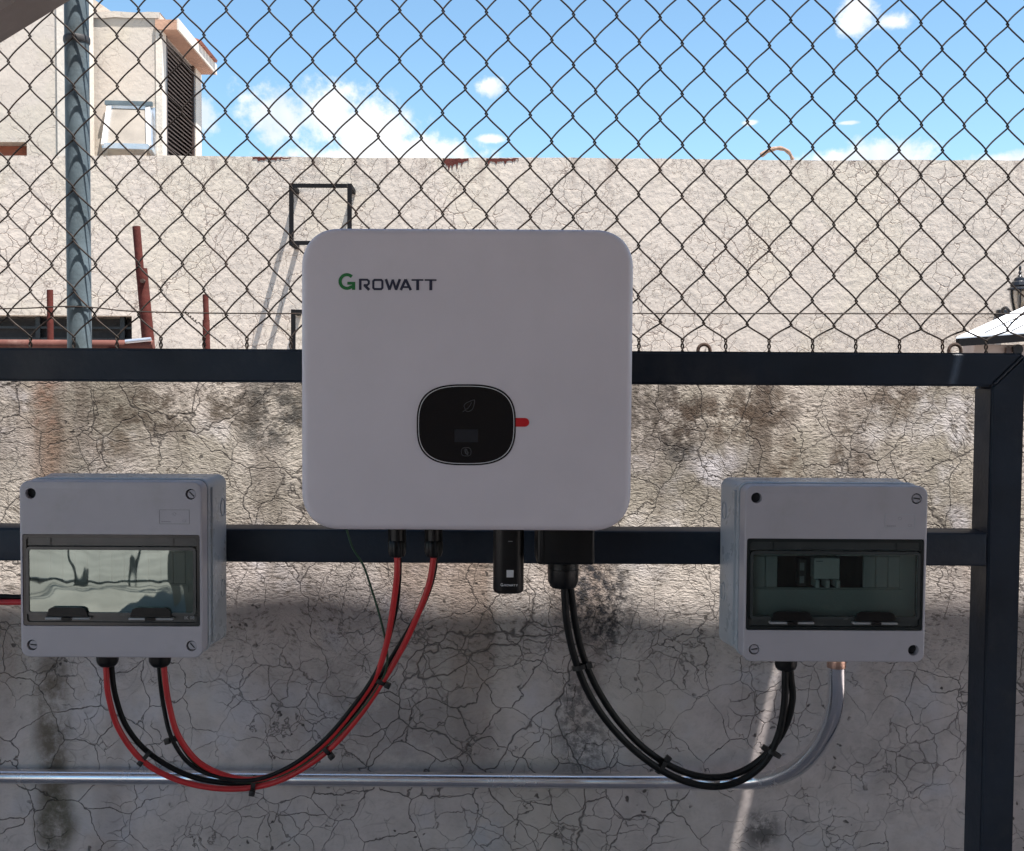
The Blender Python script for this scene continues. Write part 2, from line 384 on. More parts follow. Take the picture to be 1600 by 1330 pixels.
    c = g.mix(g.math('MAXIMUM', dk, rm), c, (.040, .034, .032))
    g.L.new(c, g.b.inputs['Base Color']); g.b.inputs['Roughness'].default_value = .93; g.b.inputs['Specular IOR Level'].default_value = .25
    # trowelled relief: short strokes whose direction wanders
    s2 = g.noise(230, 3, .6, vec=g.scl((.6, 1, 1.3), v1)); s3 = g.noise(14, 3)
    h = g.math('ADD', g.math('MULTIPLY', g.math('ADD', g.math('MULTIPLY', s1, .9), g.math('MULTIPLY', s2, .45)), amp), g.math('MULTIPLY', s3, .5))
    h = g.math('SUBTRACT', h, g.math('MULTIPLY', dk, .35))
    g.bump(h, .008); return g.m
def stucco(name, base, alt, crack_scale, crack_col, bumpd=.006, amount=1.0, top=None):
    g = G(name); X, Y, Z = g.xyz()
    c = g.mix(g.rng(g.noise(1.3, 6, .6), .35, .65), base, alt)
    c = g.mix(g.rng(g.noise(6, 6, .7), .50, .70, 0, .45), c, tuple(x * .80 for x in base))
    c = g.mix(g.rng(g.noise(2.4, 4), .52, .62, 0, .35), c, (base[0] * .97, base[1] * .99, base[2] * .91))
    a = cracks(g, crack_scale, .040, .06, 14, 1.7, .40, .66); b = cracks(g, crack_scale * 2.1, .060, .04, 30, 2.5, .50, .68)
    chips = g.math('MULTIPLY', g.rng(g.noise(38, 5, .7, vec=g.warp(.06, 20)), .57, .62), g.rng(g.noise(2.2, 3), .35, .6))
    k = g.math('MULTIPLY', g.math('MAXIMUM', g.math('MAXIMUM', a, g.math('MULTIPLY', b, .7)), g.math('MULTIPLY', chips, .55)), .80 * amount)
    if top:
        dr = g.math('MULTIPLY', g.rng(Z, top - .28, top, 0, 1), g.rng(g.noise(9, 6, .7, vec=g.scl((1, 1, .22))), .52, .66, 0, .6)); c = g.mix(dr, c, (.25, .20, .17))
    c = g.mix(k, c, crack_col)
    g.L.new(c, g.b.inputs['Base Color']); g.b.inputs['Roughness'].default_value = .92; g.b.inputs['Specular IOR Level'].default_value = .2
    h = g.math('SUBTRACT', g.math('ADD', g.math('MULTIPLY', g.noise(26, 4, .55), .8), g.math('MULTIPLY', g.noise(7, 3), .6)), g.math('MULTIPLY', k, .5))
    g.bump(h, bumpd); return g.m
YW = 1.95                      # face of the near wall
YF = 2.02                      # plane of the wire mesh
YN = 6.0                       # face of the neighbour's wall
M['concrete'] = concrete()
M['stucco'] = stucco('cracked_cream_render', (.54, .475, .405), (.49, .435, .372), 11.5, (.20, .155, .13), top=2.66)
M['stucco_far'] = stucco('cream_render_far', (.56, .49, .42), (.51, .46, .40), 6.0, (.22, .17, .14), bumpd=.0028, amount=.5)
M['trim'] = simple('pale_trim', (.62, .56, .48), .8, var=.08, vs=5, bump=.002, bs=40)
M['slab'] = simple('salmon_slab', (.42, .25, .17), .85, var=.15, vs=4, bump=.003, bs=30)
M['tile'] = simple('clay_tile', (.30, .10, .06), .85, var=.3, vs=6)
M['alu'] = simple('aluminium', (.62, .64, .66), .38, .8, var=.1)
M['dark'] = simple('dark_opening', (.008, .008, .009), .7, var=.3)
M['slat'] = simple('brown_slat', (.070, .045, .036), .55, var=.2)
M['sheetwhite'] = simple('white_sheet_metal', (.70, .72, .74), .5, var=.05, bump=0)
M['fascia'] = simple('dark_fascia', (.008, .008, .009), .85, var=.1, spec=.12)
M['shedwall'] = simple('beige_shed_wall', (.40, .33, .29), .8, var=.1)
M['lampblack'] = simple('black_cast_iron', (.02, .022, .026), .32, .4, var=.2)
M['lampglass'] = pane_mat('lantern_glass', (.60, .57, .52), .06, .15)
M['brace'] = simple('primer_grey_steel', (.26, .21, .19), .7, var=.1)
M['roofsheet'] = simple('roof_sheet', (.40, .40, .41), .6, var=.1)
M['ground'] = simple('pale_paving', (.30, .265, .25), .9, var=.2, vs=2, bump=.003, bs=40)
M['house'] = stucco('house_render', (.34, .28, .23), (.31, .25, .21), 4, (.2, .17, .15), amount=.3)
M['hedge'] = simple('dark_foliage', (.035, .055, .022), .7, var=.4, vs=9)
# ------------------------------------------------------------------ setting
bm = bmesh.new(); n = 8
vs = [bm.verts.new((x, y, 0)) for x, y in ((-600, -600), (600, -600), (600, 600), (-600, 600))]; bm.faces.new(vs)
tag(obj('ground', bm, M['ground'], smooth=False), kind='structure')
# near wall
t = obj('retaining_wall', bbox(-4, 4, YW, YW + .16, 0, P(800, 577, YW).z, .006), M['concrete'])
tag(t, 'low weathered concrete wall with cracks and brown stains behind the steel frame', 'wall')
# patio roof overhead (casts the shade); the sheets leave a thin open joint
ZR = 2.6; YE = YW - (ZR - 1.112) * .20
roof = thing('patio_roof', 'grey sheet roof over the patio with an open joint between its sheets', 'roof', (0, -1.2, ZR))
def sheet(xa, xb, y0, y1):
    b = bmesh.new(); nx = 40; rows = []
    for y in (y0, y1):
        row = []
        for i in range(nx + 1):
            x = xa(y) + (xb(y) - xa(y)) * i / nx; wob = .0025 * math.sin(x * 5.1 + 1) + .002 * math.sin(x * 13) if y == y1 else 0
            row.append(b.verts.new((x, y + wob, ZR)))
        rows.append(row)
    for i in range(nx): b.faces.new((rows[0][i], rows[0][i + 1], rows[1][i + 1], rows[1][i]))
    ret = bmesh.ops.extrude_face_region(b, geom=b.faces[:])
    for v in ret['geom']:
        if isinstance(v, bmesh.types.BMVert): v.co.z += .003
    return b
slit = lambda y: .938 + .215 * ZR - .32 * y
YB = -1.9
def sheet0():
    return bbox(-3.2, -1.3, -.9, YE, ZR, ZR + .003)
under(obj('roof_sheet', sheet0(), M['roofsheet'], smooth=False), roof)
under(obj('roof_sheet', sheet(lambda y: -1.297, lambda y: slit(y) - .0042, YB, YE), M['roofsheet'], smooth=False), roof)
under(obj('roof_sheet', sheet(lambda y: slit(y) + .0042, lambda y: 3.4, YB, YE), M['roofsheet'], smooth=False), roof)
for y in (.35, -1.75): under(obj('beam', bbox(-3.2 if y > 0 else -1.29, 3.4, y, y + .06, ZR - .085, ZR - .003), M['brace'], smooth=False), roof)
a = P(-333, 191, 1.2); b = P(349, -227, 1.2); d = (b - a); a = a - d * .75; e = a + d * ((ZR - .01 - a.z) / d.z)
s = bmesh.new(); sqtube(s, a + Vector((-.03, 0, -.02)), e, .06); under(obj('brace', s, M['brace'], smooth=False), roof)
under(obj('support_post', bbox(a.x - .09, a.x - .03, 1.17, 1.23, 0, ZR - .002, .003), M['brace'], smooth=False), roof)
for x, y in ((3.3, .38), (3.3, -1.72), (-3.1, .38), (-1.22, -1.72)):
    under(obj('support_post', bbox(x - .03, x + .03, y - .03, y + .03, 0, ZR - .086), M['brace'], smooth=False), roof)
# ------------------------------------------------------------------ neighbour's wall and what stands by it
ztopN = P(800, 247, YN).z
nw = thing('boundary_wall', 'long cream rendered wall with fine cracks across the background', 'wall', (0, YN + .1, 0))
b = bmesh.new(); nseg = 160; x0, x1 = -5.0, 6.0
xl = P(206, 510, YN).x; zt = P(100, 493, YN).z; zb = P(100, 536, YN).z
def topz(x): return ztopN + .003 * math.sin(x * 3) + .004 * mnoise.noise(Vector((x * 25, 0, 3))) + .003 * mnoise.noise(Vector((x * 70, 0, 8)))
wallbm = bmesh.new(); fr = []; bk = []; fb = []; bb = []
for i in range(nseg + 1):
    x = x0 + (x1 - x0) * i / nseg
    fr.append(wallbm.verts.new((x, YN, topz(x)))); bk.append(wallbm.verts.new((x, YN + .2, topz(x))))
    fb.append(wallbm.verts.new((x, YN, 0))); bb.append(wallbm.verts.new((x, YN + .2, 0)))
for i in range(nseg):
    wallbm.faces.new((fb[i], fb[i + 1], fr[i + 1], fr[i])); wallbm.faces.new((bk[i], bk[i + 1], bb[i + 1], bb[i]))
    wallbm.faces.new((fr[i], fr[i + 1], bk[i + 1], bk[i])); wallbm.faces.new((fb[i], bb[i], bb[i + 1], fb[i + 1]))
wallbm.faces.new((fb[0], fr[0], bk[0], bb[0])); wallbm.faces.new((fb[-1], bb[-1], bk[-1], fr[-1]))
wallbm = cut(wallbm, [bbox(-4.6, xl, YN - .05, YN + .16, zb - .35, zt)])
under(obj('wall', wallbm, M['stucco'], smooth=False), nw)
wn = under(obj('window', bbox(-4.59, xl - .01, YN + .13, YN + .15, zb - .34, zt - .01), M['dark'], smooth=False), nw)
for px in (-60, 60, 192):
    xx = P(px, 510, YN + .1).x; under(obj('mullion', bbox(xx - .012, xx + .012, YN + .09, YN + .125, zb - .34, zt - .002), M['lampblack'], smooth=False), wn)
for zz in (zt - .06, zt - .12): under(obj('bar', bbox(-4.59, xl - .01, YN + .095, YN + .105, zz - .006, zz + .006), M['lampblack'], smooth=False), wn)
# flaking red paint on the wall top
def splat(px, py, wx, hz, seed, drops=5):
    rr = random.Random(seed); bmx = bmesh.new(); c = P(px, py, YN); k = YN / F
    pts = []
    for i in range(36):
        x = -wx / 2 + wx * i / 35; h = hz * (1 - abs(2 * i / 35 - .6) * .8) * (.55 + .6 * mnoise.noise(Vector((i * .45, seed, 0)))) + hz * .3
        if rr.random() < .2: h += hz * .6
        pts.append((c.x + x * k, max(.3, h) * k))
    top = [bmx.verts.new((x, YN - .002, topz(x) - .004)) for x, h in pts]; bot = [bmx.verts.new((x, YN - .002, topz(x) - .004 - h)) for x, h in pts]
    for i in range(35): bmx.faces.new((top[i], top[i + 1], bot[i + 1], bot[i]))
    return bmx
for a_ in ((712, 250, 40, 13, 1), (785, 250, 50, 7, 2), (425, 246, 60, 5, 3)):
    o = under(obj('paint_patch', splat(*a_), M['rust'], smooth=False), nw); o['label'] = 'dark red paint left on the wall top'
# square brackets that stand off the wall
def bracket(px0, px1, py0, py1, Y, label, rods):
    A = P(px0, py0, Y); B = P(px1, py1, Y); k = .023
    t = thing('wall_bracket', label, 'bracket', (A.x, YN, B.z), 'square steel brackets on the cream wall')
    for (p, q) in (((A.x, A.z), (B.x, A.z)), ((A.x, B.z), (B.x, B.z)), ((A.x, A.z), (A.x, B.z)), ((B.x, A.z), (B.x, B.z))):
        v = p[0] == q[0]
        if v: z0, z1 = sorted((p[1], q[1])); m_ = bbox(p[0] - k / 2, p[0] + k / 2, Y, Y + .008, z0 - k / 2, z1 + k / 2)
        else: m_ = bbox(p[0] + k / 2 + .001, q[0] - k / 2 - .001, Y + .001, Y + .007, p[1] - k / 2 + .001, p[1] + k / 2 - .001)
        under(obj('bar', m_, M['fascia'], smooth=False), t)
    for x, z in rods: under(obj('arm', bbox(x - .011, x + .011, Y + .0085, YN + .01, z - .011, z + .011), M['fascia'], smooth=False), t)
    return t, A, B
Yb = YN - .20; A = P(455, 290, Yb); B = P(546, 380, Yb)
bracket(455, 546, 290, 380, Yb, 'black square steel bracket high on the cream wall beside the inverter corner', ((A.x, A.z), (A.x, B.z), (B.x, A.z), (B.x, B.z)))
A = P(458, 487, Yb); B = P(549, 577, Yb)
bracket(458, 549, 487, 577, Yb, 'lower square steel bracket mostly hidden behind the white inverter', ((A.x, A.z), (B.x, A.z)))
# rusty steel stubs
def stub(pts, r, Y, label, extra=None):
    t = thing('steel_pipe', label, 'pipe', (P(*pts[-1], Y).x, Y, 0), 'rusty pipes between the walls')
    pa, pb = P(*pts[0], Y), P(*pts[-1], Y); dirv = (pb - pa) / (pa.z - pb.z); foot = pb + dirv * pb.z
    under(obj('pipe', tube(bmesh.new(), [pa, foot], r, 14), M['rust']), t)
    for e_ in extra or []: under(obj(*e_), t)
    return t
Ys = 4.2
mid = P(221, 420, Ys); bolt = bmesh.new(); lathe(bolt, [(.008, 0), (.008, .02)], 8); bmesh.ops.rotate(bolt, verts=bolt.verts, matrix=Matrix.Rotation(PI / 2, 3, 'X')); bmesh.ops.translate(bolt, verts=bolt.verts, vec=P(226, 440, Ys) + Vector((0, -.012, 0)))
low = P(233, 541, Ys)
stub([(213, 354), (229, 545)], .0145, Ys, 'tall leaning red pipe with a thicker lower sleeve', [
    ('sleeve', tube(bmesh.new(), [mid, low + (low - mid) * 6], .021, 14), M['rust']), ('bolt', bolt, M['rebar'])])
stub([(78, 453), (79, 545)], .0115, Ys, 'short thin red pipe left of the round fence post')
stub([(321, 460), (324, 545)], .0105, Ys, 'short pipe with a bare grey top right of the leaning pipe',
     [('sleeve', tube(bmesh.new(), [P(322, 500, Ys), P(322, 500, Ys) * 1 + Vector((0.02, 0, -1.6))], .0135, 12), M['rust'])])
hp = thing('steel_pipe', 'horizontal pale pink pipe lying low behind the dark rail at the left', 'pipe', P(120, 538, 3.9), 'rusty pipes between the walls')
M['pinkpipe'] = simple('faded_pink_pipe', (.11, .042, .032), .75, spec=.2, var=.3, vs=9, dirt=((.24, .16, .13), .6))
under(obj('pipe', tube(bmesh.new(), [P(-500, 535, 3.9), P(240, 539, 3.9)], .016, 14), M['pinkpipe']), hp)
under(obj('end_cap', tube(bmesh.new(), [P(196, 534, 3.88), P(236, 530, 3.88)], .007, 10), M['alu']), hp)
for px in (-450, -100): 
    q = P(px, 536, 3.9); under(obj('leg', bbox(q.x - .02, q.x + .02, 3.88, 3.92, 0, q.z - .012), M['rust']), hp)
q = P(180, 539, 3.9); under(obj('leg', bbox(q.x - .02, q.x + .02, 3.88, 3.92, 0, q.z - .012), M['rust']), hp)
# bent bar on the wall top
bt = bmesh.new(); Yt = YN + .08
path = catmull([P(1189, 243, Yt), P(1200, 236, Yt), P(1213, 232, Yt), P(1224, 233, Yt), P(1233, 239, Yt), P(1239, 250, Yt)], 6)
tube(bt, path, [.0125 + .0015 * math.sin(i * .9) - .0001 * i for i in range(len(path))], 8)
M['bark'] = simple('dry_bark', (.27, .18, .13), .9, var=.3, vs=40, bump=.003, bs=90)
tag(obj('dry_branch', bt, M['bark']), 'bent dry brown branch hooked over the top of the cream wall', 'branch')
# ---- houses behind, upper left
YH = 8.0; cx0 = P(251, 150, YH).x
hs = thing('house', 'cream house with a brown louvred side window behind the wall', 'house', (-4, YH, 0))
zroof = P(200, 22, YH).z; xh0 = P(-260, 100, YH).x; xh1 = cx0
Yend = 9.2
hb = bmesh.new()
bb_ = bbox(xh0, xh1, YH, Yend, 0, zroof)
z_lo = P(262, 262, YH).z; z_hi = P(262, 48, YH).z; yw0, yw1 = YH + .11, 8.93
bb_ = cut(bb_, [bbox(xh1 - .10, xh1 + .1, yw0, yw1, z_lo, z_hi)])
under(obj('wall', bb_, M['stucco_far'], smooth=False), hs)
pb = bmesh.new(); rgd = random.Random(4)   # uneven cement capping
cp = []
for i in range(30):
    x = xh0 + (xh1 - xh0) * i / 29; cp.append((x, zroof + .012 + .012 * mnoise.noise(Vector((x * 7, 1, 0))) + (.05 if i < 14 else 0)))
ft = [pb.verts.new((x, YH - .012, z)) for x, z in cp]; fbm = [pb.verts.new((x, YH - .012, zroof - .03 - .01 * mnoise.noise(Vector((x * 11, 5, 0))))) for x, z in cp]
bt_ = [pb.verts.new((x, YH + .2, z)) for x, z in cp]
for i in range(29):
    pb.faces.new((ft[i], ft[i + 1], fbm[i + 1], fbm[i])); pb.faces.new((ft[i], bt_[i], bt_[i + 1], ft[i + 1]))
under(obj('capping', pb, M['stucco_far'], smooth=False), hs)
sp = bmesh.new(); q_ = [P(60, -40, YH + .3), P(140, -6, YH + .3), P(178, 21, YH + .3), P(60, 24, YH + .3)]
stack(sp, [([(v.x, v.z) for v in q_], YH + .3), ([(v.x, v.z) for v in q_], YH + .5)]); under(obj('parapet', sp, M['stucco_far'], smooth=False), hs)
# louvred window on the side
wdw = under(obj('window', bbox(xh1 - .099, xh1 - .09, yw0 + .002, yw1 - .002, z_lo + .002, z_hi - .002), M['dark'], smooth=False), hs)
for y in (yw0, yw1 - .03): under(obj('frame', bbox(xh1 - .06, xh1 + .012, y + .001, y + .029, z_lo, z_hi), M['slat'], smooth=False), wdw)
nsl = 30
slb = bbox(-.022, .022, yw0 + .031, yw1 - .031, -.004, .004); me_s = None
for i in range(nsl):
    z = z_lo + (i + .5) / nsl * (z_hi - z_lo)
    if me_s is None:
        bmesh.ops.rotate(slb, verts=slb.verts, matrix=Matrix.Rotation(math.radians(38), 3, 'Y'))
        so = obj('slat', slb, M['slat'], smooth=False); me_s = so.data
    else: so = put('slat', me_s)
    so.location = (xh1 - .018, 0, z); bpy.context.view_layer.update() if False else None
    so.parent = wdw; so.matrix_parent_inverse = Matrix.Translation(-hs.location) if False else Matrix.Identity(4)
    so.location = (xh1 - .018, 0, z)
# (window inherits the house offset, slats are written in the same coordinates)
for y0, y1 in ((YH - .008, YH + .10), (8.955, 9.12)): under(obj('pilaster', bbox(xh1 - .03, xh1 + .014, y0, y1, 0, z_hi), M['trim'], smooth=False), hs)
sl0, sl1 = P(262, 46, YH).z, P(262, 31, YH).z
xo = xh1 + .12
under(obj('canopy_slab', bbox(xh1 - .03, xo, YH - .02, 9.16, z_hi + .002, z_hi + .07), M['slab'], smooth=False), hs)
under(obj('fascia_board', bbox(xo + .0005, xo + .012, YH - .02, 9.165, z_hi + .001, z_hi + .078), M['trim'], smooth=False), hs)
for k in range(5):
    y0 = 8.60 + k * .11; tb = bmesh.new(); sqtube(tb, (xh1 + .02, y0, z_hi + .135), (xo + .03, y0, z_hi + .085), .10, .02, Vector((0, 0, 1)))
    under(obj('roof_tile', tb, M['tile'], smooth=False), hs)
# leaning aluminium hopper window on the front
hv = thing('vent_hood', 'small aluminium framed hood on the cream house front beside the louvres', 'vent', P(200, 240, YH))
tl, tr_ = P(172, 166, YH - .02), P(232, 168, YH - .02); bl, br = P(163, 228, YH - .26), P(234, 230, YH - .26)
def bar(a, b, s_, m, par, nm='frame_bar'):
    q = bmesh.new(); sqtube(q, a, b, s_); return under(obj(nm, q, m, smooth=False), par)
for a_, b_ in ((tl, tr_), (bl, br), (tl, bl), (tr_, br)): bar(a_, b_, .035, M['alu'], hv)
wl, wr = P(165, 240, YH - .02), P(240, 240, YH - .02)
bar(bl, wl, .03, M['alu'], hv); bar(br, wr, .03, M['alu'], hv); bar(tr_ + Vector((.03, .02, 0)), wr, .03, M['alu'], hv)
pp = bmesh.new(); pp.faces.new([pp.verts.new(v) for v in (tl, tr_, br, bl)]); ret = bmesh.ops.extrude_face_region(pp, geom=pp.faces[:])
for v in ret['geom']:
    if isinstance(v, bmesh.types.BMVert): v.co.y += .006
M['hoodglass'] = simple('pale_hood_panel', (.175, .155, .13), .6, var=.2, vs=6)
under(obj('pane', pp, M['hoodglass'], smooth=False), hv)
bar(tl + Vector((-.03, -.01, .02)), tr_ + Vector((.03, -.01, .02)), .03, M['post'], hv, 'top_cap')
# nearer, taller house at the far left
YL = 7.4; xr = P(103, 100, YL).x
lh = thing('house', 'taller cream house cut by the left edge with a brown recess at its foot', 'house', (-3.5, YL, 0))
zrc0, zrc1 = P(20, 241, YL).z - .12, P(20, 222, YL).z; xrc = P(42, 230, YL).x
wb = cut(bbox(-6.5, xr - .055, YL, YL + .55, 0, 4.6), [bbox(-4.6, xrc, YL - .1, YL + .15, zrc0, zrc1)])
under(obj('wall', wb, M['stucco_far'], smooth=False), lh)
under(obj('recess', bbox(-4.59, xrc - .001, YL + .13, YL + .145, zrc0 + .001, zrc1 - .001), M['tile'], smooth=False), lh)
under(obj('corner_strip', bbox(xr - .054, xr, YL - .012, YL + .54, 0, 4.6), M['trim'], smooth=False), lh)
# ---- shed and lantern at the right edge
YS = 5.0
sh = thing('shed', 'small beige shed with a white seamed roof at the right edge', 'shed', P(1600, 560, YS))
e0 = P(1494, 527, YS); zE = e0.z; xE = e0.x; xR = xE + 1.9
ea, eb = Vector((xE, YS, zE)), Vector((xR, YS, zE + .15)); rc = P(1722, 424, YS + .5); rd = Vector((xR - .3, YS + .5, rc.z + .02))
rb = bmesh.new(); rb.faces.new([rb.verts.new(p) for p in (ea, eb, rd, rc)]); ret = bmesh.ops.extrude_face_region(rb, geom=rb.faces[:])
for q in ret['geom']:
    if isinstance(q, bmesh.types.BMVert): q.co.z -= .012
under(obj('roof', rb, M['sheetwhite'], smooth=False), sh)
for s0 in (.058, .121, .20, .29, .38):
    sa = ea.lerp(eb, s0) + Vector((0, .0, .006)); tmax = .96 if s0 < .3 else .9
    bar(sa + (rc - ea) * .02, sa + (rc - ea) * tmax, .004, M['fascia'], sh, 'seam')
bar(Vector((xE, YS - .016, zE - .024)), Vector((xR, YS - .016, zE + .126)), .034, M['fascia'], sh, 'fascia_board')
xw = P(1522, 545, YS + .05).x
under(obj('wall', bbox(xw, xR - .1, YS + .05, YS + .17, 0, zE - .03, .004), M['shedwall'], smooth=False), sh)
xq = P(1577, 545, YS + .03).x; under(obj('corner_post', bbox(xq - .012, xq + .012, YS + .03, YS + .049, 0, zE - .045), M['slat'], smooth=False), sh)
vp = bmesh.new(); lathe(vp, [(.022, 0), (.022, .02)], 16); bmesh.ops.rotate(vp, verts=vp.verts, matrix=Matrix.Rotation(PI / 2, 3, 'X')); bmesh.ops.translate(vp, verts=vp.verts, vec=P(1588, 546, YS + .04)); under(obj('vent', vp, M['dark']), sh)
# lantern
YLn = 5.75; lc = P(1594, 415, YLn); k = YLn / F
ln = thing('wall_lantern', 'black cast iron lantern with glass body above the white shed roof', 'lantern', (lc.x, YLn, P(1594, 490, YLn).z))
def zpx(py): return P(1594, py, YLn).z
def lb(prof, n_=24): return lathe(bmesh.new(), [(r * k, zpx(y)) for r, y in prof], n_, lc.x, YLn)
under(obj('finial', lb([(.5, 415), (1.8, 417), (2.2, 420), (1.2, 423), (2.8, 426), (1.4, 429), (3.6, 432)], 12), M['lampblack']), ln)
under(obj('cap', lb([(3, 432), (8, 435), (9, 439), (12, 441), (14, 446), (13, 448), (18, 451), (18.5, 453), (14, 454)], 12), M['lampblack'], angle=25), ln)
under(obj('glass', lb([(14, 454), (13.5, 462), (12, 472), (9, 482), (7, 486)], 12), M['lampglass']), ln)
rbm = bmesh.new()
for i in range(6):
    a_ = i * PI / 3 + .2
    tube(rbm, [Vector((lc.x + r * k * math.cos(a_), YLn + r * k * math.sin(a_), zpx(y))) for r, y in ((14.4, 454), (14, 462), (12.4, 472), (9.4, 482), (7, 487))], .0032, 6)
under(obj('rib', rbm, M['lampblack']), ln)
under(obj('bulb_holder', lb([(2.4, 460), (3.4, 470), (2.4, 482)], 10), M['sheetwhite']), ln)
under(obj('base', lb([(7.5, 486), (8.5, 488), (5, 492), (2.5, 498)], 12), M['lampblack']), ln)
scr = [P(1594, 497, YLn), P(1580, 490, YLn + .05), P(1572, 481, YLn + .10), P(1566, 485, YLn + .14), P(1570, 492, YLn + .16), P(1578, 500, YLn + .2)]
under(obj('arm', tube(bmesh.new(), catmull(scr, 6), .008, 8), M['lampblack']), ln)
bpx = P(1567, 493, YN - .02); under(obj('wall_plate', bbox(bpx.x - .03, bpx.x + .03, YN - .04, YN - .001, bpx.z - .06, bpx.z + .03, .006), M['lampblack']), ln)
# ------------------------------------------------------------------ chain link
def col_px(i): return 81.2 + 33.95 * i - .004 * max(0, i - 30) ** 2 * .25
def row_px(x, n_):
    kp = [(-400, 18), (81, 16.5), (420, 15), (625, 15.5), (964, 25), (1099, 29), (1567, 39), (2000, 48)]
    for (a, ya), (b, yb) in zip(kp, kp[1:]):
        if x <= b: y0 = ya + (yb - ya) * (x - a) / (b - a); break
    else: y0 = kp[-1][1]
    return y0 + n_ * 39.72
fence = thing('chain_link_fence', 'rusty chain link mesh standing along the top of the near wall', 'fence', (0, YF, P(800, 577, YW).z))
def knot(i, n_):
    x = col_px(i); j = mnoise.noise(Vector((i * .7, n_ * .6, 1))) * 1.6; j2 = mnoise.noise(Vector((i * .6, n_ * .7, 9))) * 1.6
    return x + j, row_px(x, n_) + j2
NT, NB = -9, 12
for i in range(-7, 52):
    pts = []
    def kn(n_):          # apex of this strand on row n_
        c = i if (i + n_) % 2 == 0 else i + 1
        return c
    prevp = None; rows = list(range(NT, NB + 1))
    last = NB if True else NB
    nodes = []
    for n_ in rows:
        c = kn(n_); x, y = knot(c, n_); side = -1 if c == i else 1
        # the strand on the left hooks a little lower and past the column
        nodes.append((x + (2.0 if side > 0 else -2.0), y + (.6 if side > 0 else -.6), side))
    # final run to the bottom ends
    c = kn(NB + 1); x, y = knot(c, NB + 1); side = -1 if c == i else 1; bottom_even = (c + NB + 1) % 2 == 0
    ybot = 527 + 6 * max(0, min(1, x / 1500))
    nodes.append((x + (.8 if side > 0 else -.8), ybot, side))
    if (NB + 1) % 2 == 0: pass
    K = 8
    for a_, b_ in zip(nodes, nodes[1:]):
        for q in range(K):
            t_ = q / K; rnd_ = .22 if a_[2] > 0 else .30; s_ = (1 - rnd_) * t_ + rnd_ * (.5 - .5 * math.cos(PI * t_)); xx = a_[0] + (b_[0] - a_[0]) * s_
            yy = a_[1] + (b_[1] - a_[1]) * t_ + ((-3.6 + 2.0 * min(1, max(0, a_[0] / 1400))) if a_[2] > 0 else .5) * math.sin(PI * t_)
            dep = .0022 * a_[2] * math.sin(PI * t_) if q else 0
            pts.append(P(xx, yy, YF) + Vector((0, dep, 0)))
    xe, ye, sd = nodes[-1]
    for q in range(11):   # twisted tail
        ph = q / 10 * 2.2 * PI + (0 if sd > 0 else PI); cxp = x
        pts.append(P(cxp + 1.9 * math.cos(ph), ybot + q * 2.3, YF) + Vector((0, .0019 * math.sin(ph), 0)))
    under(obj('wire', tube(bmesh.new(), pts, .00155, 6), M['wire']), fence)
tw = bmesh.new(); tube(tw, catmull([P(-300, 484, YF - .003), P(0, 482.5, YF - .003), P(75, 480, YF - .003), P(110, 479, YF - .004), P(150, 481, YF - .003), P(220, 487, YF - .003), P(420, 490, YF - .003), P(1000, 490, YF - .003), P(1600, 490.5, YF - .003), P(1850, 491, YF - .003)], 8), .0013, 6)
under(obj('tension_wire', tw, M['wire']), fence)
tb = bmesh.new(); pts = [P(288 + q * 1.3 + 2 * math.sin(q * 2.1), 487 + q * 1.1 + 2 * math.cos(q * 2.1), YF - .004) for q in range(17)] + [P(325, 520, YF - .006), P(353, 542, YF - .004)]
tube(tb, pts, .0012, 6); under(obj('tie_wire', tb, M['wire']), fence)
# round posts
zw = P(800, 577, YW).z
for px in (124, -820, 1870):
    base = P(px, 500, YF + .034)
    t = thing('fence_post', 'round galvanised post behind the chain link mesh at the left', 'post', (base.x, base.y, zw)) if px == 124 else None
    if t is None: continue
    under(obj('tube', lathe(bmesh.new(), [(.0212, zw - .05), (.0212, zw + 1.5)], 32, base.x, base.y), M['post']), t)
    zc = P(px, 63, YF + .034).z; under(obj('band', lathe(bmesh.new(), [(.0222, zc - .006), (.0232, zc - .003), (.0232, zc + .003), (.0222, zc + .006)], 32, base.x, base.y), M['wire2']), t)
    cb = bmesh.new(); tube(cb, [Vector((base.x + .0235 * math.cos(a_ / 12 * 2 * PI), base.y + .0235 * math.sin(a_ / 12 * 2 * PI), P(px, 482, YF + .03).z + .001 * a_ / 6)) for a_ in range(13)], .0012, 5)
    under(obj('tie_wire', cb, M['wire']), t)
# rebar loops
for px, lab in ((1100, 'rusty rebar loop on the wall top just right of the inverter'), (1492, 'rusty rebar loop on the wall top near the right frame corner')):
    c = P(px, 545, YF - .03); pts = [c + Vector((-.0105, 0, -.06))]
    for q in range(9):
        a_ = PI - q / 8 * PI; pts.append(c + Vector((.0105 * math.cos(a_), 0, .0105 * math.sin(a_) - .003)))
    pts.append(c + Vector((.0105, 0, -.06)))
    o = obj('rebar_loop', tube(bmesh.new(), pts, .0032, 8), M['rebar']); tag(o, lab, 'rebar loop', 'rebar loops on the wall')
